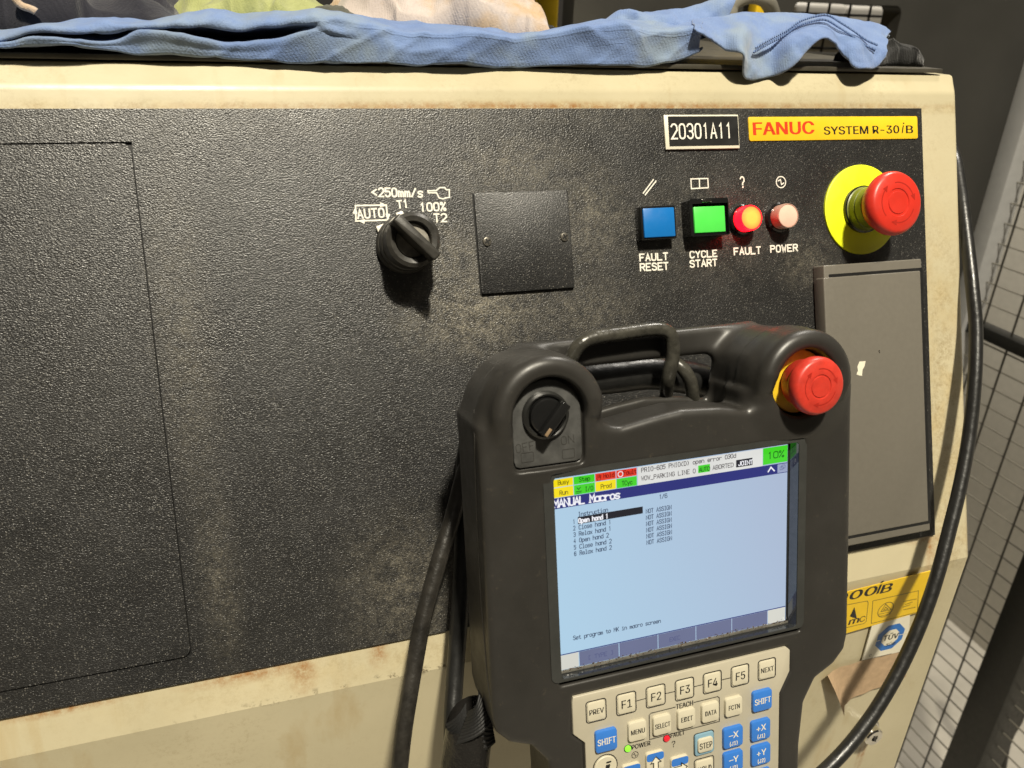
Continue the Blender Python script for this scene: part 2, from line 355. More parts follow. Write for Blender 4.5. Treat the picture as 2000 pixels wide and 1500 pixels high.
def lathe(prof, n=48, cx=0, cy=0, ang=35):                 # profile (r, z) round the z axis
    bm = bmesh.new(); rows = []
    for r, z in prof:
        rows.append([bm.verts.new((cx, cy, z))] if r < 1e-7 else [bm.verts.new((cx + r * math.cos(2*math.pi*k/n), cy + r * math.sin(2*math.pi*k/n), z)) for k in range(n)])
    for a, b in zip(rows, rows[1:]):
        for k in range(n):
            l = (k + 1) % n
            if len(a) == 1 and len(b) == 1: continue
            if len(a) == 1: bm.faces.new((a[0], b[k], b[l]))
            elif len(b) == 1: bm.faces.new((a[k], a[l], b[0]))
            else: bm.faces.new((a[k], a[l], b[l], b[k]))
    return frombm(bm, ang=ang)
def catmull(pts, n=8):
    p = [np.array(q, float) for q in pts]; p = [2*p[0]-p[1]] + p + [2*p[-1]-p[-2]]; out = []
    for i in range(1, len(p) - 2):
        for k in range(n):
            t = k / n
            out.append(0.5 * ((2*p[i]) + (-p[i-1]+p[i+1])*t + (2*p[i-1]-5*p[i]+4*p[i+1]-p[i+2])*t*t + (-p[i-1]+3*p[i]-3*p[i+1]+p[i+2])*t**3))
    out.append(p[-2]); return out
def tube(pts, r, n=14, sub=8, wob=0.0):
    p = catmull(pts, sub) if sub else [np.array(q, float) for q in pts]
    rs = [r] * len(p) if isinstance(r, (int, float)) else list(np.interp(np.linspace(0, 1, len(p)), np.linspace(0, 1, len(r)), r))
    V = []; F = []; up = np.array([0.3, 0.2, 1.0]); prev = None
    for i, c in enumerate(p):
        t = p[min(i+1, len(p)-1)] - p[max(i-1, 0)]; t = t / np.linalg.norm(t)
        if prev is None: a = np.cross(t, up)
        else: a = prev - (prev @ t) * t
        a /= np.linalg.norm(a); b = np.cross(t, a); prev = a
        for k in range(n):
            w = 2*math.pi*k/n; rr = rs[i] * (1 + wob * math.sin(i * 1.7 + k * 0.9) * 0.5)
            V.append(c + rr * (a * math.cos(w) + b * math.sin(w)))
    for i in range(len(p) - 1):
        for k in range(n):
            l = (k + 1) % n; F.append((i*n+k, i*n+l, (i+1)*n+l, (i+1)*n+k))
    V += [p[0], p[-1]]; m_ = len(p) - 1
    for k in range(n):
        l = (k + 1) % n; F.append((len(V)-2, l, k)); F.append((len(V)-1, m_*n+k, m_*n+l))
    me = bpy.data.meshes.new('tube'); me.from_pydata([tuple(map(float, v)) for v in V], [], F); return auto(me, 50)
# ---- engraver's stroke font (grid 8 x 12, y coded: w..z = -1..-4)
G = {
'A': '004c80 1474', 'B': '000c ~0c6c8b876606 ~066685816000', 'C': '~8a6c2c0a02206082', 'D': '000c ~0c5c8a825000', 'E': '80000c8c 0666',
'F': '000c8c 0666', 'G': '~8a6c2c0a02206082 828656', 'H': '000c 808c 0686', 'I': '404c 2060 2c6c', 'J': '~7c73502003', 'K': '000c 8c04 2780',
'L': '0c0080', 'M': '000c458c80', 'N': '000c808c', 'O': '@2c6c8a826020020a', 'P': '000c ~0c6c8b876606', 'R': '000c ~0c6c8b876606 4680',
'S': '~8a6c2c0a0827668482602002', 'T': '404c 0c8c', 'U': '~0c022060828c', 'V': '0c408c', 'W': '0c2048608c', 'X': '008c 0c80', 'Y': '0c468c 4640', 'Z': '0c8c0080',
'0': '@2c6c8a826020020a', '1': '2a4c40', '2': '~0a2c6c8a87 870080', '3': '~0a2c6c8a876636 ~366684826020 02'.replace(' 02', '02'), '4': '606c0484',
'5': '8c0c07 ~07688583602002', '6': '~8a6c2c0a0220608285672704', '8': '@2c6c8b876626070b @2666858160200105',
'a': '@2868868260200206 8880', 'b': '0c00 @2868868260200206', 'c': '~8668280602206082', 'd': '@2868868260200206 8c80', 'e': '~04848668280602206082',
'f': '~8b6c4c3a30 1878', 'g': '@2868868260200206 ~888x6z2z0y', 'h': '0c00 ~0628688680', 'i': '184840 1070 4b4c', 'k': '0c00 7804 3680', 'l': '2c4c40 1070',
'm': '0800 ~06284640 ~46688680', 'n': '0800 ~0628688680', 'o': '@2868868260200206', 'p': '080z @2868868260200206', 'r': '0800 ~054887', 's': '~87682806246482602001',
't': '~3b325081 0868', 'u': '~0802206082 8880', 'v': '084088', 'w': '0820466088', 'x': '0880 0088', 'y': '0840 882z', '-': '1676', '/': '007c', '_': '0w8w',
'(': '~6c390360', ')': '~2c595320', '%': '008c @0c3c3909 @50805383'.replace('50805383', '5080'+'8353'), '<': '7a0672', '?': '~0a2c6c8a874543 4041', '+': '0686 424a', '^': '04488 4'.replace(' ', ''), ']': '2c6c6020', '[': '6c2c2060', ' ': '', '~u': ''}
YC = {'w': -1, 'x': -2, 'y': -3, 'z': -4}
def gy(c): return YC[c] if c in YC else int(c, 16)
def chaikin(p, closed, it=2):
    for _ in range(it):
        q = []; n = len(p)
        rng = range(n) if closed else range(n - 1)
        if not closed: q.append(p[0])
        for i in rng:
            a, b = p[i], p[(i + 1) % n]
            q += [(a[0]*.75+b[0]*.25, a[1]*.75+b[1]*.25), (a[0]*.25+b[0]*.75, a[1]*.25+b[1]*.75)]
        if not closed: q.append(p[-1])
        p = q
    return p
class Ink:
    """flat printed strokes and shapes, each a hair above the last so no two share a plane"""
    def __init__(s, z): s.v = []; s.f = []; s.z = z; s.k = 0
    def lift(s): s.k = (s.k + 1) % 14; return s.z + s.k * 0.000012
    def stroke(s, p, w, closed=False, F=None):
        p = [np.array(q[:2], float) for q in p]; n = len(p); z = s.lift(); b = len(s.v); L = []
        for i in range(n):
            if closed: a, c = p[i-1], p[(i+1) % n]
            else: a, c = p[max(i-1, 0)], p[min(i+1, n-1)]
            d1 = p[i] - a; d2 = c - p[i]; l1 = np.linalg.norm(d1); l2 = np.linalg.norm(d2)
            d1 = d1/l1 if l1 > 1e-12 else d2/max(l2, 1e-12); d2 = d2/l2 if l2 > 1e-12 else d1
            t = d1 + d2; lt = np.linalg.norm(t); t = t/lt if lt > 1e-6 else d1
            m = np.array([-t[1], t[0]]); k = 1 / max(0.45, m @ np.array([-d1[1], d1[0]]))
            e = np.zeros(2)
            if not closed and i == 0: e = -d2 * w * 0.35
            if not closed and i == n-1: e = d1 * w * 0.35
            L.append((p[i]+e+m*k*w/2, p[i]+e-m*k*w/2))
        for l, r in L: s.v += [(l[0], l[1], z), (r[0], r[1], z)]
        for i in range(n if closed else n-1):
            j = (i+1) % n; s.f.append((b+2*i, b+2*i+1, b+2*j+1, b+2*j))
    def poly(s, p, z=None):
        z = s.lift() if z is None else z; b = len(s.v); s.v += [(q[0], q[1], z) for q in p]; s.f.append(tuple(range(b, b+len(p))))
    def text(s, t, A, B, h, w, serif=False, space=0.42):
        A = np.array(A[:2], float); B = np.array(B[:2], float); d = (B - A); Lg = np.linalg.norm(d); d /= Lg; u = np.array([-d[1], d[0]])
        n = len(t); cw = Lg / (n - space/(1+space)) if n > 1 else Lg; gw = cw / (1 + space)
        for i, ch in enumerate(t):
            o = A + d * (i * cw)
            for st in G.get(ch, '').split():
                mode = st[0] if st[0] in '~@' else ''; st = st.lstrip('~@')
                pts = [(int(st[k], 16), gy(st[k+1])) for k in range(0, len(st), 2)]
                raw = pts
                if mode: pts = chaikin(pts, mode == '@')
                s.stroke([o + d*(x*gw/8) + u*(y*h/12) for x, y in pts], w, mode == '@')
                if serif and mode != '@' and ch not in '-/_()%<?+^[]il1IEFLZ23456780CGS':
                    for e, q in ((raw[0], raw[1]), (raw[-1], raw[-2])):
                        if e[1] in (0, 8, 12, -4) and abs(e[0]-q[0]) <= 2 and abs(e[1]-q[1]) > 2 and not mode:
                            s.stroke([o + d*((e[0]-1.7)*gw/8) + u*(e[1]*h/12), o + d*((e[0]+1.7)*gw/8) + u*(e[1]*h/12)], w*.8)
    def circle(s, c, r, w, a0=0, a1=360, n=24, sy=1.0):
        full = abs(a1 - a0) >= 360
        s.stroke([(c[0]+r*math.cos(math.radians(a0+(a1-a0)*k/n)), c[1]+sy*r*math.sin(math.radians(a0+(a1-a0)*k/n))) for k in range(n if full else n+1)], w, full)
    def disc(s, c, r, n=20): s.poly([(c[0]+r*math.cos(2*math.pi*k/n), c[1]+r*math.sin(2*math.pi*k/n)) for k in range(n)])
    def mesh(s): return (s.v, s.f)
FONT = None
try:
    p_ = os.path.join(bpy.utils.resource_path('LOCAL'), 'datafiles', 'fonts', 'Inter.woff2')
    if os.path.exists(p_): FONT = bpy.data.fonts.load(p_)
except Exception: FONT = None
_tc = {}
def glyphs(t):
    if t in _tc: return _tc[t]
    c = bpy.data.curves.new('t', 'FONT'); c.body = t; c.size = 1.0; c.resolution_u = 3
    if FONT: c.font = FONT
    o = bpy.data.objects.new('t', c); COL.objects.link(o); dg = bpy.context.evaluated_depsgraph_get()
    me = bpy.data.meshes.new_from_object(o.evaluated_get(dg)); v = [tuple(x.co) for x in me.vertices]; f = [tuple(q.vertices) for q in me.polygons]
    bpy.data.objects.remove(o); bpy.data.curves.remove(c); bpy.data.meshes.remove(me); _tc[t] = (v, f); return v, f
CAP = max(p[1] for p in glyphs('H')[0])
def solid_text(ink, t, A, B, h, fat=0.0, slant=0.0):
    v, f = glyphs(t); A = np.array(A[:2], float); B = np.array(B[:2], float); d = B - A; L = np.linalg.norm(d); d /= L; u = np.array([-d[1], d[0]])
    x0 = min(p[0] for p in v); x1 = max(p[0] for p in v); sx = L / (x1 - x0); sy = h / CAP
    for k in range(3 if fat else 1):
        off = d * fat * (k - 1) if fat else d * 0; z = ink.lift() if k == 0 else z + 0.000004; b = len(ink.v)
        for p in v:
            q = A + d * ((p[0] - x0) * sx + slant * p[1] * sy) + u * (p[1] * sy) + off; ink.v.append((q[0], q[1], z))
        ink.f += [tuple(b + i for i in q) for q in f]
def put(name, ink, m, parent, F):
    o = obj(name, ink.mesh(), m, parent, F)
    if 'text' in name or 'letter' in name or 'legend' in name or 'icon' in name or 'outline' in name or 'mark' in name: o['kind'] = 'stuff'
    return o
TR = lambda x, y, z=0: Matrix.Translation((x, y, z))
RZ = lambda a: Matrix.Rotation(a, 4, 'Z')
#==STRUCT==
exec_parts = None
# ================================================================== THE CABINET
ZT = 0.0212                                             # world height of the cabinet's flat top
cab = empty('control_cabinet', TR(-0.4, 0.15, -1.5))
tagp(cab, 'cream enamelled control cabinet with a black sloping operator panel, filling most of the picture', 'control cabinet')
# shell: cross section in panel frame, extruded along x
def shell():
    XL, XR = -1.0, 0.0352
    yc = -0.3255; low = FP.inverted() @ Vector((0, YL, -1.5))
    topb = FP.inverted() @ Vector((0, 0.62, ZT)); botb = FP.inverted() @ Vector((0, 0.62, -1.5))
    ztop = FP.inverted() @ Vector((0, 0.006, ZT))
    prof = [(low.y, low.z), (yc, -0.0015)]
    R = 0.010; B_ = math.radians(25); y0 = 0.0092          # the rim bends back 25 degrees half way up
    for k in range(7):
        a = B_ * k / 6; prof.append((y0 + R * math.sin(a), -0.0015 - R * (1 - math.cos(a))))
    ya, za = prof[-1]; cs, sn = (FP @ Vector((0, 1, 0))).z, (FP @ Vector((0, 0, 1))).z
    kk = (ZT - (ya * cs + za * sn)) / (math.cos(B_) * cs - math.sin(B_) * sn)
    prof += [(ya + math.cos(B_) * kk * .93, za - math.sin(B_) * kk * .93), (ya + math.cos(B_) * kk - .0002, za - math.sin(B_) * kk - .0006), (topb.y, topb.z), (botb.y, botb.z)]
    print('rim', (FP @ Vector((0, prof[-3][0], prof[-3][1]))))
    bm = bmesh.new(); n = len(prof); cols = []
    for dx, ins in ((None, 0), (-.0045, 0), (-.0026, .0005), (-.0010, .0016), (-.0002, .0030), (0, .0048)):
        ring = []
        for i, (y, z) in enumerate(prof):
            sh = min(.0052, max(0, -z - .0015) * .80) if (y > 0 and i < n - 1) else 0
            zi = z - ins if i < n - 2 else z; yi = y - (ins if i in (n - 4, n - 3) else 0)
            ring.append(bm.verts.new((XL if dx is None else XR + sh + dx, yi, zi)))
        cols.append(ring)
    for A, B in zip(cols, cols[1:]):
        for i in range(n): bm.faces.new((A[i], A[(i+1) % n], B[(i+1) % n], B[i]))
    bm.faces.new(cols[0]); bm.faces.new(cols[-1])
    bmesh.ops.triangulate(bm, faces=[f for f in bm.faces if len(f.verts) > 4])
    return frombm(bm, ang=20)
shell_o = obj('shell', shell(), 'cream', cab, FP)
# the black sheet, cut out round the hinged door
DX1, DY0, DY1 = -0.5047, -0.2887, -0.0172; DX0 = -0.86; g = 0.0007
def black_sheet():
    xs = [-0.93, DX0 - g, DX1 + g, 0.0006]; ys = [-0.3030, DY0 - g, DY1 + g, 0.0]; v = []; f = []
    for z in (-0.0015, 0.0006):
        for y in ys:
            for x in xs: v.append((x, y, z))
    for j in range(3):
        for i in range(3):
            if i == 1 and j == 1: continue
            a = 16 + j*4 + i; f.append((a, a+1, a+5, a+4))
    for a, b in ((5, 6), (6, 10), (10, 9), (9, 5)): f.append((a, b, b+16, a+16))
    for loop in ([0, 1, 2, 3], [3, 7, 11, 15], [15, 14, 13, 12], [12, 8, 4, 0]):
        for a, b in zip(loop, loop[1:]): f.append((b, a, a+16, b+16))
    return v, f
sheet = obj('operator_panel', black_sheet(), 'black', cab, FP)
obj('gap_backing', ([(-.925, -.300, -.0011), (-.003, -.300, -.0011), (-.003, -.003, -.0011), (-.925, -.003, -.0011)], [(0, 1, 2, 3)]), 'ink', cab, FP)  # black sheet added behind the door gap in place of its shade
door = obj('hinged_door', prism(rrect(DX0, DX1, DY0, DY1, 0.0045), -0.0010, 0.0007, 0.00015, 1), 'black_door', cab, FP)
# blank cover plate with its two screws
cx0, cx1, cy0, cy1 = -0.3262, -0.2680, -0.1062, -0.0482
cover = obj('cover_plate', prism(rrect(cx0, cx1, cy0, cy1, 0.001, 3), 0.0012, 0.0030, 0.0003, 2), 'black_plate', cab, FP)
obj('plate_gap', prism(rrect(cx0 - .0006, cx1 + .0004, cy0 - .0007, cy1 + .0003, 0.0012, 3), 0.0006, 0.0013), 'ink', cover, FP)  # black rim drawn in as the dark gap round the plate
def screw_mesh():
    me = lathe([(0.0, 0.0012), (0.0012, 0.0012), (0.0024, 0.0009), (0.0028, 0.0), (0.0028, -0.0004)], 20); return me
sm = screw_mesh(); cross = None
for px, py in ((951, 472), (1102, 463)):
    x, y, _ = P(px, py, 0.0030); s = obj('screw', sm, 'dark_screw', cover, FP @ TR(x, y, 0.0031))
    k = Ink(0.00125)
    for a in (0.5, 0.5 + math.pi/2): k.stroke([(-.0014*math.cos(a), -.0014*math.sin(a)), (.0016*math.cos(a), .0016*math.sin(a))], .0008)
    put('cross_slot', k, 'ink', cover, FP @ TR(x, y, 0.0031))
# ---- white legends printed on the panel
leg = Ink(0.00075)
def ptext(t, a, b, h, w=0.00095, **k): leg.text(t, P(*a), P(*b), h, w, **k)
ptext('<250mm/s', (727, 384), (825, 385), 0.0046)
ptext('T1', (777, 407), (797, 405), 0.0040); ptext('100%', (821, 413), (870, 411), 0.0044)
ptext('T2', (848, 434), (872, 433), 0.0044); ptext('AUTO', (699, 427), (750, 424), 0.0048)
bx = [P(*q)[:2] for q in ((694, 402), (754, 401), (757, 430), (695, 432))]
leg.stroke(bx, 0.0009, True)
for (a, b) in (((742, 400), (756, 402)), ((757, 418), (757, 432)), ((712, 433), (698, 431)), ((693, 418), (694, 404))):
    a, b = np.array(P(*a)[:2]), np.array(P(*b)[:2]); d = b - a; n_ = np.array([-d[1], d[0]]) * 0.35
    leg.poly([a + n_, a - n_, b])
hand = [(835, 373), (851, 373), (858, 367), (868, 367), (871, 371), (877, 371), (877, 386), (870, 387), (865, 389), (857, 387), (852, 377), (836, 377)]
leg.stroke([P(*q)[:2] for q in hand], 0.0008, True)
ptext('FAULT', (1249, 510), (1303, 507), 0.0041); ptext('RESET', (1250, 529), (1304, 526), 0.0042)
ptext('CYCLE', (1347, 504), (1399, 501), 0.0040); ptext('START', (1347, 522), (1399, 519), 0.0041)
ptext('FAULT', (1433, 498), (1484, 495), 0.0042); ptext('POWER', (1504, 493), (1556, 490), 0.0042)
for a, b in (((1255, 378), (1275, 351)), ((1259, 381), (1280, 354))): leg.stroke([P(*a)[:2], P(*b)[:2]], 0.0008)
leg.stroke([P(*q)[:2] for q in ((1348, 350), (1381, 349), (1382, 367), (1349, 369))], 0.0008, True); leg.stroke([P(1364.5, 350)[:2], P(1365, 368)[:2]], 0.0008)
ptext('?', (1446, 367), (1456, 366), 0.0068)
c = P(1524, 356); leg.circle(c, 0.0036, 0.0007); leg.stroke([(c[0]-.0022, c[1]+.0008), (c[0]-.0003, c[1]+.0016), (c[0]+.0003, c[1]-.0016), (c[0]+.0022, c[1]-.0006)], 0.0007)
put('lettering', leg, 'white', sheet, FP)
# ---- nameplates
a = P(1293, 226); b = P(1441, 291)
npl = obj('number_plate', box(a[0], b[0], b[1], a[1], 0.0006, 0.0024, 0.0004), 'sticker_white', cab, FP)
ik = Ink(0.00245); ik.poly([(a[0]+.0026, a[1]-.0010), (b[0]-.0005, a[1]-.0010), (b[0]-.0005, b[1]+.0018), (a[0]+.0026, b[1]+.0018)]); put('black_field', ik, 'ink', npl, FP)
ik = Ink(0.0028); ik.text('20301A11', P(1312, 271, .0026), P(1429, 269, .0026), 0.0088, 0.00105); put('lettering', ik, 'white', npl, FP)
a = P(1459, 228); b = P(1790, 273)
brand = obj('maker_plate', prism(rrect(a[0], b[0], b[1]+.0005, a[1]-.0004, 0.0012, 3), 0.0006, 0.0014, 0.0002), 'yellow_plate', cab, FP)
ik = Ink(0.00145); solid_text(ik, 'FANUC', P(1470, 265), P(1587, 262), 0.0080, 0.00055); put('lettering', ik, 'red_ink', brand, FP)
ik = Ink(0.00145); solid_text(ik, 'SYSTEM R-30', P(1607, 264), P(1753, 261), 0.0052, 0.00025); solid_text(ik, 'B', P(1767, 261), P(1780, 261), 0.0052, 0.00025)
solid_text(ik, 'i', P(1757.5, 261), P(1760.5, 261), 0.0070, 0.0, 0.22); put('lettering', ik, 'ink', brand, FP)
# ---- mode switch
def at(x, y, z=0): return FP @ TR(x, y, z)
ms = P(808, 468, 0.028); MS = at(ms[0], ms[1])
msw = obj('mode_switch', lathe([(0.0164, 0.0006), (0.0165, 0.005), (0.0158, 0.0064), (0.0154, 0.0066), (0.0152, 0.0140), (0.0147, 0.0146), (0.0146, 0.0220), (0.0143, 0.0235), (0.0, 0.0235)], 56), 'worn_black', cab, MS)
obj('knob_rim', lathe([(0.0096, 0.0230), (0.0101, 0.0285), (0.0126, 0.0292), (0.0146, 0.0274), (0.0148, 0.0215)], 56), 'worn_black', msw, MS)
obj('key_face', lathe([(0.0, 0.0248), (0.0088, 0.0248), (0.0097, 0.0238)], 40), 'steel_worn', msw, MS)
obj('grip_bar', prism(rrect(-0.0152, 0.0146, -0.0028, 0.0026, .0012, 3), 0.0238, 0.0400, 0.0012, 3), 'worn_black', msw, MS @ RZ(math.radians(-47)))
for px, py, a_ in ((747, 446, 0.3), (784, 424, -1.2)):
    q = P(px, py, 0.003); obj('position_mark', box(-.0032, .0032, -.0022, .0022, 0.0006, 0.0034, 0.0008), 'white', msw, at(q[0], q[1]) @ RZ(a_))
obj('pointer', box(0.0125, 0.0154, -.0018, .0018, 0.0240, 0.0294, 0.0006), 'white', msw, MS @ RZ(math.radians(133)))
# ---- square push buttons
for nm, (lx0, ly0, lx1, ly1), lens, zt in (('reset', (1256, 407, 1320, 461), 'blue_lens', 0.0095), ('start', (1355, 404, 1418, 452), 'green_lens', 0.0100)):
    a = P(lx0, ly0, zt); b = P(lx1, ly1, zt); m_ = 0.0014
    bt = obj('push_button', box(a[0]-m_, b[0]+m_, b[1]-m_, a[1]+m_, 0.0006, zt - 0.0012, 0.0005), 'gloss_black', cab, FP)
    bt['label'] = 'blue square push button in a black surround' if nm == 'reset' else 'green square push button with a raised black guard'
    obj('button_cap', box(a[0], b[0], b[1], a[1], zt - 0.0020, zt, 0.0006), lens, bt, FP)
    if nm == 'start':
        obj('guard', ring_plate(rrect(a[0]-.0035, b[0]+.0020, b[1]-.0022, a[1]+.0048, .0012), rrect(a[0]-.0014-.0002, b[0]+.0014+.0002, b[1]-.0016, a[1]+.0016, .0004), 0.0006, 0.0112), 'gloss_black', bt, FP)
        q = P(1383, 391, .0135); obj('chrome_bar', box(q[0]-.0035, q[0]+.0035, q[1]-.0010, q[1]+.0010, 0.0104, 0.0122, 0.0004), 'chrome', bt, FP)  # small chrome bar on the guard's upper rim
# ---- round lamps
for nm, (px, py), z in (('red', (1468, 425), 0.0125), ('off', (1540, 421), 0.0125)):
    q = P(px, py, z); L_ = at(q[0], q[1]); R = 0.0080
    lp = obj('indicator_lamp', lathe([(0.0096, 0.0006), (0.0096, 0.0040), (0.0086, 0.0048), (0.0, 0.0048)], 40), 'gloss_black', cab, L_)
    lp['label'] = 'lit red and amber indicator lamp' if nm == 'red' else 'unlit pale pink indicator lamp'
    obj('lens_barrel', lathe([(R, 0.0048), (R, z - .0012), (R - .0004, z), (R - .0009, z)], 40), 'red_glow' if nm == 'red' else 'clear_rim', lp, L_)
    obj('lens_face', lathe([(R - .0009, z - .0003), (R * .6, z + .0003), (0, z + .0006)], 40), 'amber_glow' if nm == 'red' else 'lamp_off', lp, L_)
# ---- emergency stop on the panel
q = P(1681, 410, 0.0008); ES = at(q[0], q[1])
es = obj('emergency_stop', lathe([(0.0300, 0.0006), (0.0300, 0.0020), (0.0292, 0.0024), (0.0140, 0.0024)], 72), 'yellow_ring', cab, ES)
es['label'] = 'red mushroom stop button on a wide fluorescent yellow disc'
obj('collar', lathe([(0.0152, 0.0022), (0.0152, 0.0050), (0.0142, 0.0056), (0.0142, 0.0105), (0.0136, 0.0110), (0.0142, 0.0116), (0.0142, 0.0170), (0.0136, 0.0175), (0.0136, 0.0215), (0.0100, 0.0215)], 56), 'green_collar', es, ES)
obj('collar_nut', lathe([(0.0158, 0.0023), (0.0158, 0.0046), (0.0150, 0.0052)], 56), 'gloss_black', es, ES)
def mushroom(R, z0, z1, n=64):
    h = z1 - z0
    return lathe([(R*.55, z0), (R*.80, z0 + h*.10), (R*.84, z0 + h*.35), (R*.98, z0 + h*.52), (R, z0 + h*.66), (R*.985, z0 + h*.80), (R*.93, z0 + h*.93), (R*.85, z1), (R*.44, z1), (R*.42, z1 - .0006), (R*.36, z1 - .0006), (R*.34, z1), (0, z1)], n)
def arrows(name, R, z, par, F, m_='red_ink'):
    k = Ink(z)
    for a0 in (60, 180, 300):
        k.circle((0, 0), R * .62, R * .035, a0 - 38, a0 + 38, 14)
        t = math.radians(a0 - 38); p = np.array([math.cos(t), math.sin(t)]) * R * .62; d = np.array([math.sin(t), -math.cos(t)]); n_ = np.array([math.cos(t), math.sin(t)])
        k.poly([p + n_ * R * .09, p - n_ * R * .09, p + d * R * .2])
    return put(name, k, m_, par, F)
M['dark_red'] = simple('moulded_red_groove', (0.36, 0.018, 0.010), 0.4)
mh = obj('mushroom_head', mushroom(0.0206, 0.0190, 0.0345), 'red', es, ES)
arrows('arrow_marks', 0.0206, 0.03455, es, ES, 'dark_red')
# ---- grey connector box under it
bx0, bx1, by0, by1, bz = -0.0950, -0.0146, -0.2945, -0.1037, 0.0118
gb = obj('connector_box', box(bx0, bx1, by0, by1, 0.0006, bz, 0.0009, 3), 'grey_box', cab, FP)
gb['label'] = 'warm grey flat connector box below the stop button'
la = P(1618, 543, bz); lb = P(1797, 528, bz); lc = P(1815, 1018, bz)
lx0, lx1, lt, lbm = bx0 - 0.0004, lb[0], lb[1], lc[1]
obj('lid_gap', ring_plate(rrect(lx0 + .004, lx1 + .0022, lbm - .0016, lt + .0018, .0004, 2), rrect(lx0 + .005, lx1 - .0006, lbm + .0006, lt - .0006, .0003, 2), bz - .003, bz + .00006), 'ink', gb, FP)
lid = obj('lid', box(lx0 - .0006, lx1 - .0002, lbm + .0002, lt - .0002, 0.0040, bz + 0.0007, 0.0009, 3), 'grey_box', gb, FP)
k = Ink(bz + 0.0008); k.poly([P(*q, bz)[:2] for q in ((1673, 716), (1677, 706), (1689, 705), (1687, 715), (1683, 722), (1682, 734), (1676, 733), (1671, 731), (1674, 724))]); put('torn_tape', k, 'sticker_white', lid, FP)
for (px, py, r_) in ((1715, 685, .0007), (1716, 688, .0005)):
    q = P(px, py, bz); obj('drip', lathe([(r_, 0), (r_*.8, r_*.6), (0, r_)], 12), 'chrome', lid, FP @ TR(q[0], q[1], bz + .0007))
# ---- lower front: rating labels, paper tape, lock
FL = mat([(1, 0, 0), (0, 0, 1), (0, -1, 0)], (0, YL, 0))       # x right, y up, z out of the upright front
def quadprism(pts, z0, z1, bev=0): return prism([p for p in pts], z0, z1, bev)
yl = obj('rating_label', quadprism([Lw(*q) for q in ((1560, 1262), (1560, 1178), (1822, 1112), (1816, 1160), (1797, 1193))], 0.0004, 0.0009), 'yellow_plate', cab, FL)
ik = Ink(0.00095)
def box_l(ink, pts, w=0.0005): ink.stroke([Lw(*q) for q in pts], w, True)
ik2 = Ink(0.00095)
solid_text(ik, '2000', Lw(1598, 1184), Lw(1707, 1159), 0.0078, 0.0005, 0.15); solid_text(ik, 'B', Lw(1717, 1158), Lw(1737, 1153), 0.0078, 0.0005, 0.15); solid_text(ik, 'i', Lw(1709, 1159), Lw(1714, 1157), 0.0105, 0.0003, 0.35)
solid_text(ik, 'C', Lw(1676, 1214), Lw(1687, 1211), 0.0052); solid_text(ik, 'm', Lw(1655, 1219), Lw(1674, 1214), 0.0060, 0.0003, .1)
ik.poly([Lw(*q) for q in ((1658, 1202), (1667, 1184), (1672, 1207))])
box_l(ik2, ((1600, 1190), (1692, 1172), (1694, 1176), (1690, 1212), (1686, 1216), (1600, 1236)))
box_l(ik2, ((1703, 1172), (1792, 1152), (1790, 1194), (1700, 1216)))
c = Lw(1728, 1189); ik2.circle(c, 0.0068, 0.0006); box_l(ik2, ((1719, 1193), (1728, 1178), (1739, 1189)), .0006); box_l(ik2, ((1724, 1190), (1728, 1184), (1733, 1188)), .0006)
for dy in (0, 4): ik2.stroke([Lw(1715, 1198+dy), Lw(1738, 1193+dy)], 0.0004)
for k_, (x0_, x1_, y_) in enumerate(((1763, 1788, 1173), (1766, 1780, 1179), (1762, 1776, 1184), (1763, 1786, 1189))): ik2.stroke([Lw(x0_, y_), Lw(x1_, y_ - 5)], 0.0005)
put('lettering', ik, 'ink', yl, FL); put('outlines', ik2, 'ink_soft', yl, FL)
tv = obj('approval_sticker', quadprism([Lw(*q) for q in ((1682, 1289), (1701, 1220), (1776, 1200), (1772, 1268))], 0.0004, 0.0008), 'sticker_white', cab, FL)
c = Lw(1737, 1243); k = Ink(0.00085); k.poly([(c[0] + .0134*math.cos(math.radians(22.5+45*i)), c[1] + .0134*math.sin(math.radians(22.5+45*i))) for i in range(8)]); put('blue_octagon', k, 'tuv_blue', tv, FL)
k = Ink(0.00105); k.poly([(c[0] + .0082*math.cos(math.radians(22.5+45*i)), c[1] + .0082*math.sin(math.radians(22.5+45*i))) for i in range(8)]); k.stroke([Lw(1703, 1252), Lw(1717, 1249)], .0006); k.stroke([Lw(1755, 1238), Lw(1772, 1234)], .0006); put('white_octagon', k, 'sticker_white', tv, FL)
k = Ink(0.00125); solid_text(k, 'TÜV', Lw(1722, 1250), Lw(1751, 1243), 0.0050, .00015); solid_text(k, 'SÜD', Lw(1727, 1260), Lw(1746, 1256), 0.0026); put('lettering', k, 'ink', tv, FL)
k = Ink(0.00085); solid_text(k, 'c', Lw(1695, 1281), Lw(1700, 1280), 0.0030); k.stroke([Lw(1683, 1288), Lw(1701, 1221)], .0003); k.stroke([Lw(1683, 1288), Lw(1740, 1275)], .0003); put('outline', k, 'ink', tv, FL)
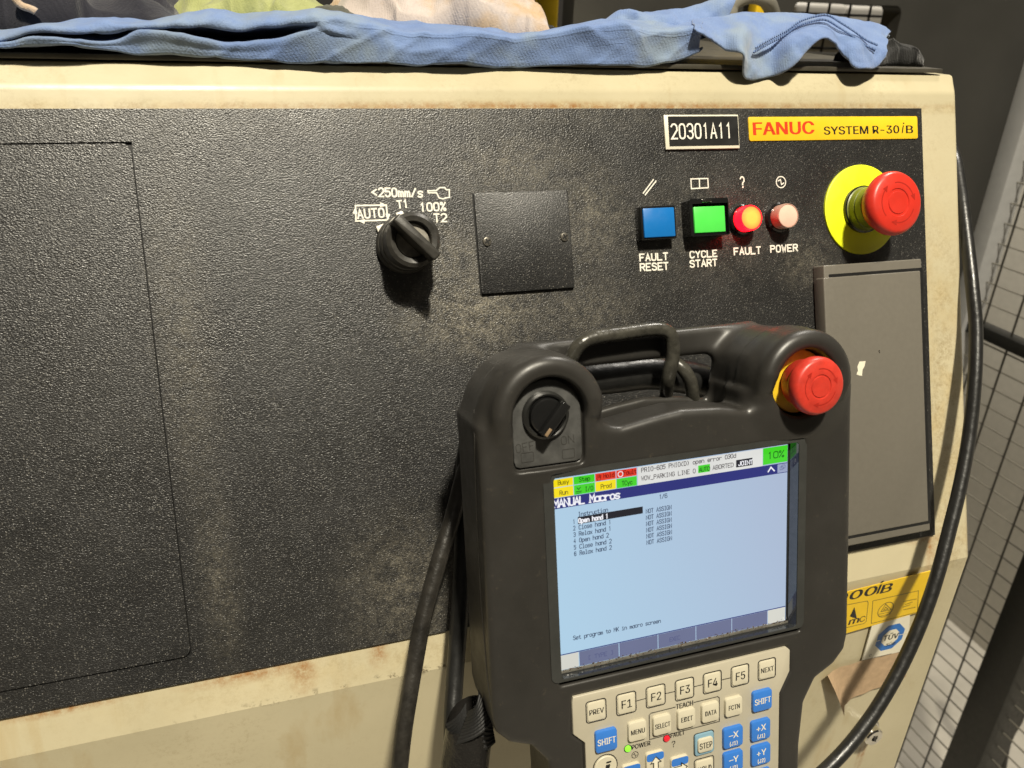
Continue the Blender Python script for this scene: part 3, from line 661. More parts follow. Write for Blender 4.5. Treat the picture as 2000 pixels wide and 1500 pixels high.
# paper tape with a curled left end
rows = []
for t, off in ((0.0, .012), (0.08, .005), (0.2, .0016), (0.5, .0010), (1.0, .0008)):
    rows.append((t, off))
v = []; f = []; nx, ny = 26, 8
for i in range(nx):
    t = i / (nx - 1); off = np.interp(t, [r[0] for r in rows], [r[1] for r in rows])
    for j in range(ny):
        s = j / (ny - 1)
        top = np.array(Lw(1609 + t * 165, 1311 - t * 47)); bot = np.array(Lw(1630 + t * 138, 1373 - t * 52))
        p = top * (1 - s) + bot * s; v.append((p[0] + (.001 * math.sin(s * 3) if t < .1 else 0), p[1] - (0.002 * s if i == 0 else 0), off * (0.35 + 0.65 * s) + 0.0003 * math.sin(t * 25 + s * 4)))
for i in range(nx - 1):
    for j in range(ny - 1): a_ = i * ny + j; f.append((a_, a_ + 1, a_ + ny + 1, a_ + ny))
obj('paper_tape', (v, f), 'brown_paper', cab, FL, True)['label'] = 'strip of brown paper tape with its left end curling off'
q = Lw(1690, 1421); LK = FL @ TR(q[0], q[1], 0)
lk = obj('door_lock', lathe([(0.0108, 0.0004), (0.0108, 0.0030), (0.0096, 0.0042), (0.0082, 0.0042), (0.0080, 0.0100), (0.0070, 0.0112), (0.0030, 0.0112), (0.0026, 0.0100), (0, 0.0100)], 40), 'chrome', cab, LK)
obj('key_slot', box(-.0007, .0007, -.0042, .0042, .0100, .0114), 'ink', lk, LK @ RZ(0.4))
# black rubber-edged sheet lying on the cabinet's top
tsv = [YP(-260, 112, 0.004), YP(0, 111, 0.004), YP(1000, 131, 0.004), YP(1853, 144, 0.004)]
top = obj('top_sheet', box(-0.95, 0.0265, 0.0150, 0.52, ZT + 0.0008, ZT + 0.0036, 0.0006), 'top_sheet', cab)
# bracket the pendant hangs from
hook = obj('pendant_hook', tube([FT @ Vector(T(*q)) for q in ((1112, 770, -.040), (1112, 722, -.034), (1118, 695, -.030), (1134, 672, -.028), (1162, 659, -.028), (1228, 649, -.028), (1275, 643, -.028), (1300, 646, -.028), (1312, 661, -.028), (1314, 695, -.028), (1306, 735, -.030), (1302, 758, -.036), (1300, 790, -.048))], 0.0037, 16, 8), 'hook_rod', cab)
obj('hook_arm', tube([FT @ Vector(T(*q)) for q in ((1312, 705, -.040), (1335, 722, -.036), (1350, 750, -.036), (1354, 790, -.040))], 0.0037, 16, 6), 'hook_rod', hook)
#==PENDANT==
# ================================================================== THE PENDANT (moulded housing as a blended solid)
pen = empty('teach_pendant', FT @ TR(0.066, -0.20, -0.03)); tagp(pen, 'dark brown handheld control unit with a lit blue screen, hanging in front of the cabinet', 'control pendant')
def housing():
    H = 1.15
    xs = np.arange(-42, 176, H, dtype=np.float32); ys = np.arange(-216, 68, H, dtype=np.float32); zs = np.arange(-58, 21, H, dtype=np.float32)
    X, Y = np.meshgrid(xs, ys, indexing='ij')
    def sdpoly(pts):
        d = np.full(X.shape, 1e9, np.float32); s = np.ones(X.shape, np.float32); n = len(pts)
        for i in range(n):
            x1, y1 = pts[i]; x0, y0 = pts[i-1]; ex, ey = x0 - x1, y0 - y1; wx, wy = X - x1, Y - y1
            t = np.clip((wx*ex + wy*ey) / (ex*ex + ey*ey), 0, 1); bx, by = wx - ex*t, wy - ey*t; d = np.minimum(d, bx*bx + by*by)
            c1 = Y >= y1; c2 = Y < y0; c3 = ex*wy > ey*wx; fl = (c1 & c2 & c3) | (~c1 & ~c2 & ~c3); s = np.where(fl, -s, s)
        return s * np.sqrt(d)
    def ext(d2, z0, z1, r, tap=0.0):  # extrude a 2-D distance, edges rounded by r
        zc, h = (z0 + z1) / 2, (z1 - z0) / 2; w = np.abs(zs - zc) - h + r
        a = (d2 + r)[:, :, None]; w = w[None, None, :]
        if tap: a = a + np.maximum(0, -zs)[None, None, :] * tap
        return np.sqrt(np.maximum(a, 0)**2 + np.maximum(w, 0)**2) + np.minimum(np.maximum(a, w), 0) - r
    def su(a, b, k): h = np.maximum(k - np.abs(a - b), 0) / k; return np.minimum(a, b) - h*h*k*0.25
    def sub(a, b, k): return -su(-a, b, k)
    def disc(cx, cy, r): return np.hypot(X - cx, Y - cy) - r
    def bx(x0, x1, y0, y1): 
        qx = np.abs(X - (x0+x1)/2) - (x1-x0)/2; qy = np.abs(Y - (y0+y1)/2) - (y1-y0)/2
        return np.hypot(np.maximum(qx, 0), np.maximum(qy, 0)) + np.minimum(np.maximum(qx, qy), 0)
    body = [(-36, 30), (-36.5, -60), (-37, -113), (-35.5, -121), (-29, -128), (-18, -132.5), (-10, -143), (-7, -160), (-6.5, -230), (138, -230), (138.5, -172), (141, -147), (148, -134.5), (160, -128.5), (167, -121), (169, -112), (168.5, -60), (167, 30), (158, 36), (114, 26), (104, 22.5), (88, 25.5), (67, 27), (50, 25), (34, 22.5), (22, 25), (-28, 36)]
    d = ext(sdpoly(body), -42, 5, 3.6, .035)
    for cx, cy in ((-3.5, 33.5), (134.5, 33.5)):
        d = su(d, ext(disc(cx + (-.5 if cx < 0 else .3), 29.5, 31.2), -44, 6.5, 12.0, .05), 6)
    # grip bar at the back, with the slot through which the bracket passes
    d = sub(d, ext(bx(25, 107, -6, 90), -35, -20, 2.5), 3)
    d = sub(d, ext(bx(25, 107, 33, 90), -60, 30, 3), 4)
    d = su(d, ext(bx(-3, 134, 45.5, 60.3), -45, -35, 3.5), 8)
    # hood ribs
    for cx, cy, al, ar in ((-3.5, 33.5, 205, -12), (134.5, 33.5, 190, -28)):
        a = np.degrees(np.arctan2(Y - cy, X - cx)); a = np.where(a < -90, a + 360, a); mid = (al + ar)/2; half = (al - ar)/2
        ac = np.radians(np.clip(a, ar, al)); R = 22.0
        q = np.hypot(X - (cx + R*np.cos(ac)), Y - (cy + R*np.sin(ac)))
        end = np.clip((half - np.abs(a - mid)) / 26.0, 0, 1)
        zc = 5.5 * np.sqrt(end) + 1.5; rr = 5.4
        z = zs[None, None, :]; zz = np.where(z < zc[:, :, None], 0, z - zc[:, :, None])
        rib = np.sqrt(q[:, :, None]**2 + zz**2) - rr; rib = np.maximum(rib, -(z + 10.0))
        d = su(d, rib, 3.0)
    # wells inside the hoods
    well = np.minimum(disc(-3.0, 33.0, 17.6), bx(-20.4, 14.6, 8.0, 33)); r_ = 1.0
    rd = np.minimum(disc(-3.0, 33.0, 17.8), np.maximum(bx(-17.4, 11.6, 10.6, 33) - 3.0, 0 * X - 99)); 
    d = sub(d, ext(rd, 3.3, 40, 0.3), 1.2)
    d = sub(d, ext(disc(134.0, 33.5, 17.3), -4.0, 40, 0.3), 1.4)
    # screen window and keypad bed
    d = sub(d, ext(bx(-2.5, 137.0, -103.6, 4.2), -4, 40, 0.2), 0.6)
    kp = [(4, -110.5), (128.6, -110.5), (130.6, -125.5), (124.3, -137), (124.3, -230), (9.2, -230), (9.2, -137), (3.0, -131)]
    d = sub(d, ext(sdpoly(kp) - 0.6, 3.4, 40, 0.3), 0.8)
    # surface nets
    nx, ny, nz = d.shape; s = d < 0
    c = np.zeros((nx-1, ny-1, nz-1), np.int8)
    for i in (0, 1):
        for j in (0, 1):
            for k in (0, 1): c += s[i:nx-1+i, j:ny-1+j, k:nz-1+k]
    act = (c > 0) & (c < 8); idx = np.argwhere(act); ids = np.full(act.shape, -1, np.int64); ids[act] = np.arange(len(idx))
    acc = np.zeros((len(idx), 3)); cnt = np.zeros(len(idx))
    cor = [(i, j, k) for i in (0, 1) for j in (0, 1) for k in (0, 1)]
    for a in cor:
        for ax in range(3):
            if a[ax]: continue
            b = list(a); b[ax] = 1
            va = d[idx[:, 0]+a[0], idx[:, 1]+a[1], idx[:, 2]+a[2]]; vb = d[idx[:, 0]+b[0], idx[:, 1]+b[1], idx[:, 2]+b[2]]
            cr = (va < 0) != (vb < 0); t = np.where(cr, va / np.where(cr, va - vb, 1), 0)
            p = np.array(a, float)[None, :].repeat(len(idx), 0); p[:, ax] += t; acc += p * cr[:, None]; cnt += cr
    V = idx + acc / cnt[:, None]
    F = []
    for ax in range(3):
        o1, o2 = [(1, 2), (2, 0), (0, 1)][ax]
        n = [nx, ny, nz]; sl = [slice(None)]*3; sa = list(sl); sb = list(sl); sa[ax] = slice(0, n[ax]-1); sb[ax] = slice(1, n[ax])
        A, B = s[tuple(sa)], s[tuple(sb)]
        e = np.argwhere(A != B); e = e[(e[:, o1] > 0) & (e[:, o2] > 0) & (e[:, o1] < n[o1]-1) & (e[:, o2] < n[o2]-1)]
        flip = ~A[e[:, 0], e[:, 1], e[:, 2]]
        def gid(d1, d2):
            q = e.copy(); q[:, o1] -= d1; q[:, o2] -= d2; return ids[q[:, 0], q[:, 1], q[:, 2]]
        q = np.stack([gid(1, 1), gid(0, 1), gid(0, 0), gid(1, 0)], 1); q[flip] = q[flip][:, ::-1]; F.append(q)
    F = np.concatenate(F); F = F[(F >= 0).all(1)]
    org = np.array([xs[0], ys[0], zs[0]])
    # smooth normals and one projection step from the field's gradient
    gr = np.gradient(d, H)
    def tri(f, p):
        i = np.clip(np.floor(p).astype(int), 0, np.array(f.shape) - 2); t = p - i; r = 0
        for a in cor:
            w = np.prod(np.where(np.array(a), t, 1 - t), axis=1); r = r + w * f[i[:, 0]+a[0], i[:, 1]+a[1], i[:, 2]+a[2]]
        return r
    for _ in range(2):
        gv = np.stack([tri(q, V) for q in gr], 1); ln = np.linalg.norm(gv, axis=1, keepdims=True); gv /= np.maximum(ln, 1e-6)
        V = V - np.clip(tri(d, V)[:, None] / np.maximum(ln, .3), -.6, .6) * gv / H
    gv = np.stack([tri(q, V) for q in gr], 1); gv /= np.maximum(np.linalg.norm(gv, axis=1, keepdims=True), 1e-6)
    P3 = (org + V * H) / 1000.0
    me = bpy.data.meshes.new('housing'); me.vertices.add(len(P3)); me.vertices.foreach_set('co', P3.astype(np.float32).ravel())
    me.loops.add(len(F)*4); me.loops.foreach_set('vertex_index', F.astype(np.int32).ravel()); me.polygons.add(len(F))
    me.polygons.foreach_set('loop_start', np.arange(0, len(F)*4, 4, dtype=np.int32)); me.update(calc_edges=True); me.validate(); me.shade_smooth()
    try: me.normals_split_custom_set_from_vertices([tuple(map(float, q)) for q in gv])
    except Exception as ex: print('normals', ex)
    return me
hs = obj('housing', housing(), 'housing', pen, FT)
mm = 0.001
from mathutils.bvhtree import BVHTree
_bv = BVHTree.FromPolygons([v.co.copy() for v in hs.data.vertices], [tuple(p.vertices) for p in hs.data.polygons])
_ci = FT.inverted() @ Vector([float(a) for a in CAM])
def on_housing(px, py):
    d_ = FT.inverted().to_3x3() @ Vector([float(a) for a in wray(px, py)]); h_ = _bv.ray_cast(_ci, d_.normalized())
    return tuple(h_[0] + h_[1] * .00005)
for path in (((1176, 795), (1200, 784), (1225, 777), (1250, 772), (1275, 769), (1300, 768), (1325, 768), (1350, 768), (1375, 768), (1395, 766), (1408, 758), (1413, 745), (1415, 728), (1420, 710), (1428, 692), (1440, 675), (1455, 658), (1470, 645)),
             ((926, 800), (927, 850), (928, 900), (930, 960), (932, 1020), (935, 1080), (938, 1140), (942, 1200), (947, 1260), (952, 1320), (958, 1370))):
    try: obj('parting_line', tube([on_housing(*q) for q in path], .00032, 8, 4), 'housing', pen, FT)
    except Exception as ex: print('parting', ex)
# screen, its frame and the greasy recess round it
SW, SH = 0.1306, 0.098
ZB = .0056
def TB(px, py, z=ZB): return np.array(T(px, py, z)[:2])
o4 = [TB(1050, 925), TB(1572, 853), TB(1574, 1214), TB(1088, 1346)]; i4 = [TB(1077, 933), TB(1560, 865), TB(1557, 1223), TB(1101, 1328)]
ox0, ox1, oy0, oy1 = (o4[0][0]+o4[3][0])/2, (o4[1][0]+o4[2][0])/2, (o4[2][1]+o4[3][1])/2, (o4[0][1]+o4[1][1])/2
ix0, ix1, iy0, iy1 = (i4[0][0]+i4[3][0])/2, (i4[1][0]+i4[2][0])/2, (i4[2][1]+i4[3][1])/2, (i4[0][1]+i4[1][1])/2
print('bezel', ox0, ox1, oy0, oy1, ix0, ix1, iy0, iy1)
bez = obj('screen_bezel', ring_plate(rrect(ox0, ox1, oy0, oy1, .0035, 6), rrect(ix0, ix1, iy0, iy1, .0018, 6), 0.0040, ZB), 'bezel', pen, FT)
obj('recess_wall', ring_plate(rrect(ix0-.0003, ix1+.0003, iy0-.0003, iy1+.0003, .0016, 4), rrect(ix0+.0001, ix1-.0001, iy0+.0001, iy1-.0001, .0016, 4), -0.0035, 0.0052), 'bezel_wall', bez, FT)
obj('side_wall', ([(SW+.0012, iy0, .0006), (ix1-.0002, iy0, .0053), (ix1-.0002, iy1, .0053), (SW+.0012, iy1, .0006)], [(0, 1, 2, 3)]), 'mirror_wall', bez, FT)
obj('recess_floor', ([(ix0, iy0, -.0012), (ix1, iy0, -.0012), (ix1, iy1, -.0012), (ix0, iy1, -.0012)], [(0, 1, 2, 3)]), 'gloss_black', bez, FT)
scr = obj('screen', ([(-.0003, -SH-.0003, -.0002), (SW+.0003, -SH-.0003, -.0002), (SW+.0003, .0003, -.0002), (-.0003, .0003, -.0002)], [(0, 1, 2, 3)]), None, pen, FT)
obj('gasket', box(SW+.0003, SW+.0012, iy0+.0002, iy1-.0002, -.0010, .0006, .0002), 'dark_plastic', bez, FT)
led_ = obj('lower_ledge', box(ix0+.0002, ix1-.0002, iy0+.0001, -.0983, -.0010, .0008, .0003), 'ledge', bez, FT)
# swarf and grease gathered on the ledge
v = []; f = []
for k_ in range(260):
    x = random.uniform(.001, .131); y = -.0984 + random.gauss(0, .00055) + (.0006 if random.random() < .3 else 0); r = random.uniform(.00012, .00042); z = .0004 + random.uniform(0, .0006)
    b0 = len(v); v += [(x-r*1.6, y, z), (x+r*1.4, y+r*.3, z), (x, y+r, z), (x, y-r, z+.0001), (x+r*.2, y, z+r)]; f += [(b0, b0+3, b0+4), (b0+3, b0+1, b0+4), (b0+1, b0+2, b0+4), (b0+2, b0, b0+4)]
gr_ = obj('grime', (v, f), 'grime', bez, FT); gr_['kind'] = 'stuff'
# what the screen shows
def scr_mat():
    m = N('lit_screen'); m.b.inputs['Base Color'].default_value = (.01, .01, .012, 1); m.b.inputs['Roughness'].default_value = .22
    sx = m.n('ShaderNodeSeparateXYZ'); m.l(m.co(), sx.inputs[0])
    t = m.ramp(m.math('ADD', sx.outputs[0], m.math('MULTIPLY', sx.outputs[1], 0.3)), -.02, .12)
    m.l(m.mix(t, lin((183, 218, 242)), lin((180, 196, 222))), m.b.inputs['Emission Color']); m.b.inputs['Emission Strength'].default_value = .88
    return m.m
scr.data.materials.append(scr_mat())
E = {n: emis('lcd_' + n, lin(c_), k_) for n, c_, k_ in (('yellow', (250, 226, 20), .95), ('green', (70, 215, 40), .95), ('red', (232, 62, 40), .95), ('white', (228, 228, 224), .92), ('navy', (38, 44, 118), 1), ('slate', (114, 121, 155), .85), ('black', (22, 24, 34), 1), ('pale', (150, 160, 190), 1), ('ivory', (222, 222, 212), .9), ('text', (70, 86, 110), 1), ('dim', (86, 92, 130), 1), ('olive', (120, 108, 20), 1), ('darkred', (120, 26, 20), 1), ('darkgreen', (20, 92, 20), 1), ('grey', (96, 92, 92), 1), ('snow', (240, 240, 245), 1))}
def TT(px, py): return T(px, py, 0.0)[:2]
def rect_px(pts, m_, nm='field', z=0.0): k = Ink(z); k.poly([TT(*q) for q in pts]); return put(nm, k, E[m_], scr, FT)
def rect_mm(x0, x1, y0, y1, m_, nm='field', z=0.0001):
    k = Ink(z); k.poly([(x0, y0), (x1, y0), (x1, y1), (x0, y1)]); return put(nm, k, E[m_], scr, FT)
yA, yB, yC, yD = 0.0, TT(1120, 950)[1], TT(1300, 950)[1], 0
# heights down the screen measured along its left edge
def ys(px, py): return TT(px, py)[1]
H1 = ys(1084, 953); H2 = ys(1086, 973); H3 = ys(1088, 994)
xc = [0, TT(1120, 950)[0], TT(1162, 940)[0], TT(1203, 930)[0], TT(1244, 925)[0]]
gp = .00018
for (i, r, m_) in ((0, 0, 'yellow'), (1, 0, 'green'), (2, 0, 'red'), (3, 0, 'red'), (0, 1, 'yellow'), (1, 1, 'green'), (2, 1, 'yellow'), (3, 1, 'green')):
    rect_mm(xc[i] + gp, xc[i+1] - gp, (H1 if r == 0 else H2) + gp, (0 if r == 0 else H1) - gp, m_, 'status_tile')
xg = TT(1490, 900)[0]
rect_mm(xc[4] + .0004, xg - .0002, H2, 0, 'white', 'message_field'); rect_mm(xg, SW, H2 + .0005, 0, 'green', 'speed_field')
rect_mm(0, SW, H3, H2 - .00005, 'navy', 'title_bar'); rect_mm(TT(1518, 905)[0], SW, H3 + .0004, H2 - .0004, 'pale', 'window_button', .0003)
hb = ys(1131, 1280) + .0; BB = ys(1131, 1303)
yb0, yb1 = -SH, ys(1300, 1234)
xb = [0, TT(1131, 1290)[0], TT(1209, 1270)[0], TT(1285, 1255)[0], TT(1359, 1240)[0], TT(1429, 1225)[0], TT(1499, 1210)[0], SW]
for i, m_ in enumerate(('ivory', 'slate', 'slate', 'slate', 'slate', 'slate', 'ivory')): rect_mm(xb[i] + (.0002 if i else 0), xb[i+1] - .0002, yb0, yb1 - .0006, m_, 'soft_key_field')
rect_mm(0, SW, yb1 - .0005, yb1, 'navy', 'rule_line')
def stext(items, m_, z=.0005):
    k = Ink(z)
    for t, a, b, h, w, sf in items: k.text(t, TT(*a), TT(*b), h, w, sf, 0.34)
    return put('screen_text', k, E[m_], scr, FT)
th = .0021; tw = .00037
rowsL = ['Instruction', None, 'Close hand 1', 'Relax hand 1', 'Open hand 2', 'Close hand 2', 'Relax hand 2']
a0, a1 = TT(1129, 1008), TT(1187, 1000); la_ = TT(1132, 1083); ch = (a1[0] - a0[0]) / 11; dy = (la_[1] - a0[1]) / 6
k = Ink(.0005)
for r, t in enumerate(rowsL):
    y = a0[1] + dy * r
    if r: k.text(str(r), (a0[0] - 2*ch, y), (a0[0] - 2*ch + ch*.85, y), th, tw, True)
    if t: k.text(t, (a0[0], y), (a0[0] + ch * len(t) - ch*.15, y), th, tw, False, .34)
b0_ = TT(1261, 1002)
for r in range(6):
    y = b0_[1] + dy * r; k.text('NOT ASSIGN', (b0_[0], y), (b0_[0] + ch*9.85, y), th, tw, False, .34)
k.text('1/6', TT(1287, 974), TT(1302, 971), th, tw, False, .22); k.text('Set program to MK in macro screen', TT(1119, 1249), TT(1289, 1215), th, tw, False, .34)
put('screen_text', k, E['text'], scr, FT)
y = a0[1] + dy; rect_mm(a0[0] - .0003, TT(1255, 1000)[0], y - .0007, y + .0029, 'black', 'selected_line', .0003)
k = Ink(.0006); k.text('Open hand 1', (a0[0], y), (a0[0] + ch*10.85, y), th, tw * 1.5, False, .34)
k.text('MANUAL Macros', TT(1081, 991), TT(1209, 972), .0037, .00075, True, .2); k.stroke([TT(1499, 921), TT(1504.5, 912), TT(1511, 919)], .0007); put('screen_text', k, E['snow'], scr, FT)
stext([('PRIO-605 PNIO(D) open error 030d', (1252, 922), (1436, 893), th, tw, False), ('WOW_PARKING LINE 0', (1252, 938), (1357, 923), th, tw, False), ('ABORTED', (1391, 917), (1431, 911), th, tw, False)], 'grey')
yj = TT(1391, 917)[1]
rect_mm(TT(1363, 917)[0], TT(1386, 917)[0], yj - .0007, yj + .0032, 'green', 'mode_field', .0003); rect_mm(TT(1437, 908)[0], TT(1469, 903)[0], yj - .0008, yj + .0031, 'black', 'frame_field', .0003)
k = Ink(.0006); k.text('AUTO', (TT(1364, 917)[0], yj), (TT(1385, 917)[0], yj), th, tw, False, .2); put('screen_text', k, E['darkgreen'], scr, FT)
k = Ink(.0006); k.text('JOINT', (TT(1441, 908)[0], yj), (TT(1468, 903)[0], yj), th, tw*1.2, False, .2); put('screen_text', k, E['snow'], scr, FT)
def cell(t, i, r, m_, dx=0, n=None):
    x = (xc[i] + xc[i+1]) / 2 + dx; yb = (H1 if r == 0 else H2) + .0014; w_ = ch * len(t) * .95; k = Ink(.0005)
    k.text(t, (x - w_/2, yb), (x + w_/2, yb), th, tw, False, .34); put('screen_text', k, E[m_], scr, FT)
cell('Busy', 0, 0, 'olive'); cell('Run', 0, 1, 'olive'); cell('Step', 1, 0, 'darkgreen'); cell('I/O', 1, 1, 'darkgreen', .0022); cell('Prod', 2, 1, 'olive'); cell('TCyc', 3, 1, 'darkgreen'); cell('Hold', 2, 0, 'darkred', .0016); cell('Fault', 3, 0, 'darkred', .0017)
k = Ink(.0005); c = (xc[3] + .0022, H1/2); k.circle(c, .0013, .0004); put('screen_icon', k, E['snow'], scr, FT)
k = Ink(.0005); c = (xc[2] + .0020, H1/2 - .0003); k.stroke([(c[0]-.0012, c[1]), (c[0]-.0007, c[1]-.0013), (c[0]+.0007, c[1]-.0013), (c[0]+.001, c[1]+.0012)], .0003); [k.stroke([(c[0]+q, c[1]), (c[0]+q, c[1]+.0016)], .0003) for q in (-.0006, 0, .0005)]; put('screen_icon', k, E['darkred'], scr, FT)
k = Ink(.0005); c = (xc[1] + .0024, (H1+H2)/2); k.stroke([(c[0]-.0014, c[1]-.0008), (c[0]+.0014, c[1]-.0008)], .0004); k.stroke([(c[0]-.0012, c[1]-.0016), (c[0]+.0012, c[1]-.0016)], .0003); k.stroke([(c[0]-.0008, c[1]+.0012), (c[0], c[1]+.0002), (c[0]+.0010, c[1]+.0013)], .0004); k.text('10%', (xg + .0026, H2/2 - .0012), (SW - .0026, H2/2 - .0012), .0034, .0005, False, .25); put('screen_icon', k, E['darkgreen'], scr, FT)
k = Ink(.0005); q = (TT(1527, 913)); k.stroke(rrect(q[0]-.0015, q[0]+.0005, q[1]-.001, q[1]+.0006, .0002, 1), .00025, True); k.stroke(rrect(q[0]-.0005, q[0]+.0016, q[1]-.0003, q[1]+.0014, .0002, 1), .00025, True); put('screen_icon', k, E['dim'], scr, FT)
yt = (yb0 + yb1) / 2 - .0014
k = Ink(.0005); k.text('[ TYPE ]', (xb[1] + .0048, yt), (xb[2] - .0035, yt), th, tw * .9, False, .2); k.text('EXEC', (xb[3] + .0065, yt), (xb[3] + .0125, yt), th, tw * .9, False, .2); put('screen_text', k, E['dim'], scr, FT)
# ---- keypad
KZ = 0.0050
kpts = [(4.2, -110.9), (127.9, -110.9), (130.2, -113), (130.2, -125.3), (123.9, -137), (123.9, -214), (9.6, -214), (9.6, -137.2), (3.6, -131), (3.6, -113.5)]
kp = obj('keypad', prism([(a*mm, b*mm) for a, b in kpts], 0.0033, KZ, 0.0004), 'keypad', pen, FT)
def TK(px, py): return T(px, py, KZ)
_km = {}
def key_mesh(w, h, z, m_):
    kk = (w, h, z, m_)
    if kk not in _km: _km[kk] = prism(rrect(-w/2, w/2, -h/2, h/2, .0016, 4), 0.0, z, 0.0005); _km[kk].materials.append(M[m_])
    return _km[kk]
def key(px, py, t, m_='key_beige', w=.0110, h=.0112, z=.0006, fs=.0030, fw=None, inkm='ink', border=False, sub_=None, name='key'):
    x, y, _ = TK(px, py); F_ = FT @ TR(x, y, KZ)
    o = obj(name, key_mesh(w, h, z, m_), None, kp, F_); k = Ink(z + .00005)
    if t:
        fw = fw or min(w * .8, fs * .74 * len(t)); yy = -fs/2 + (.0016 if sub_ else 0)
        solid_text(k, t, (-fw/2, yy), (fw/2, yy), fs, .00009)
    if sub_: solid_text(k, sub_, (-.0023, -.0045), (.0023, -.0045), .0023, .00008)
    o_ = None
    if t: o_ = obj('legend', k.mesh(), inkm, None, F_) if False else put('legend', k, inkm, None if False else kp, F_) if False else None
    return o, k, F_
bord = Ink(KZ + .00008); legk = Ink(KZ + .0008); legw = Ink(KZ + .0021)
def add_ink(dst, k, F_):
    L_ = FT.inverted() @ F_; b0 = len(dst.v)
    for p in k.v:
        q = L_ @ Vector(p); dst.v.append((q.x, q.y, q.z))
    dst.f += [tuple(b0 + i for i in ff) for ff in k.f]
centers = {}
for px, py, t, fs in ((1164.3, 1388, 'PREV', .0028), (1223, 1373.5, 'F1', .0045), (1280.5, 1359, 'F2', .0045), (1336.8, 1345.5, 'F3', .0045), (1391, 1332, 'F4', .0045), (1445, 1318.8, 'F5', .0045), (1497.5, 1306.5, 'NEXT', .0028)):
    o, k, F_ = key(px, py, t, w=.0096, h=.0104, fs=fs, fw=.0078 if len(t) > 2 else .0056); add_ink(legk, k, F_)
    x, y, _ = TK(px, py); centers[t] = (x, y); bord.stroke(rrect(x-.0054, x+.0054, y-.0058, y+.0058, .0014, 3), .00055, True)
for a_, b_ in (('F1', 'F2'), ('F2', 'F3'), ('F3', 'F4'), ('F4', 'F5')):
    A_, B_ = centers[a_], centers[b_]; bord.stroke([(A_[0] + .0057, A_[1]), (B_[0] - .0057, B_[1])], .0004)
for px, py, t in ((1242.5, 1424.3, 'MENU'), (1290.5, 1412.5, 'SELECT'), (1338, 1400, 'EDIT'), (1384.5, 1388, 'DATA'), (1430, 1377, 'FCTN')):
    o, k, F_ = key(px, py, t, w=.0102, h=.0106, z=.0020, fs=.0027, fw=.0086 if t == 'SELECT' else .0076 if t == 'MENU' else .0066)
    add_ink(legk, k, F_ @ TR(0, 0, -.0000)); centers[t] = TK(px, py)[:2]
sx0, sy0 = centers['SELECT']; dx1 = centers['DATA'][0]
x0, x1, y0, y1 = sx0 - .0066, dx1 + .0062, sy0 - .0075, sy0 + .0072
tx0 = TK(1320, 1377)[0]; tx1 = TK(1353, 1370)[0]
bord.stroke([(tx0 - .0004, y1), (x0 + .001, y1), (x0, y1 - .001), (x0, y0), (x1, y0), (x1, y1 - .001), (x1 - .001, y1), (tx1 + .0006, y1)], .0004)
solid_text(bord, 'TEACH', (tx0, y1 - .0014), (tx1, y1 - .0014), .0028, .00009)
for px, py in ((1485.5, 1365), (1181.8, 1443)):
    o, k, F_ = key(px, py, 'SHIFT', 'key_blue', w=.0118, h=.0118, z=.0020, fs=.0034, fw=.0098); add_ink(legw, k, F_)
for px, py, t, s_ in ((1428.8, 1436.3, '–X', '(J1)'), (1482.5, 1422.5, '+X', '(J1)'), (1429, 1483.8, '–Y', '(J2)'), (1483, 1470.5, '+Y', '(J2)'), (1430, 1532, '–Z', '(J3)'), (1484, 1519, '+Z', '(J3)')):
    o, k, F_ = key(px, py, t, 'key_blue', w=.0118, h=.0118, z=.0020, fs=.0036, fw=.0058, sub_=s_); add_ink(legw, k, F_)
o, k, F_ = key(1374.5, 1450.8, 'STEP', w=.0090, h=.0080, z=.0022, fs=.0034, fw=.0074); add_ink(legk, k, F_)
x, y, _ = TK(1374.5, 1450.8); obj('key_surround', key_mesh(.0114, .0124, .0010, 'key_pale'), None, kp, FT @ TR(x, y, KZ)); bord.stroke(rrect(x-.0059, x+.0059, y-.0064, y+.0064, .0014, 3), .0005, True)
o, k, F_ = key(1375, 1500, 'HOLD', w=.0106, h=.0106, z=.0008, fs=.0036, fw=.0080); add_ink(legk, k, F_); x, y, _ = TK(1375, 1500); bord.stroke(rrect(x-.0059, x+.0059, y-.0062, y+.0062, .0014, 3), .0005, True)
# cursor keys: blue over beige, outlined arrow
for px, py, rot in ((1277, 1484, 90), (1325, 1493, 0), (1231, 1508, 180), (1280, 1530, 270)):
    x, y, _ = TK(px, py); F_ = FT @ TR(x, y, KZ); obj('cursor_key', key_mesh(.0102, .0110, .0018, 'key_beige'), None, kp, F_)
    k = Ink(.00185); k.poly(rrect(-.0049, .0049, .0008, .0052, .0012, 2)); L_ = k
    obj('key_colour', k.mesh(), 'key_blue', kp, F_)
    ar = [(-.0038, -.0013), (.0006, -.0013), (.0006, -.0030), (.0040, 0), (.0006, .0030), (.0006, .0013), (-.0038, .0013)]
    ca, sa = math.cos(math.radians(rot)), math.sin(math.radians(rot)); ar = [(p[0]*ca - p[1]*sa, p[0]*sa + p[1]*ca - .0006) for p in ar]
    k = Ink(.0021); k.poly(ar); obj('arrow', k.mesh(), 'sticker_white', kp, F_); k = Ink(.0024); k.stroke(ar, .0004, True); add_ink(legk, k, F_ @ TR(0, 0, -.0000))
# information key
x, y, _ = TK(1182, 1497); F_ = FT @ TR(x, y, KZ); obj('key', lathe([(.0062, 0), (.0062, .0006), (.0058, .0009), (0, .0009)], 36), 'key_beige', kp, F_)
bord.circle((x, y), .0067, .0005); k = Ink(.0010); solid_text(k, 'i', (-.0011, -.0032), (.0014, -.0032), .0062, .0003, .25); add_ink(legk, k, F_)
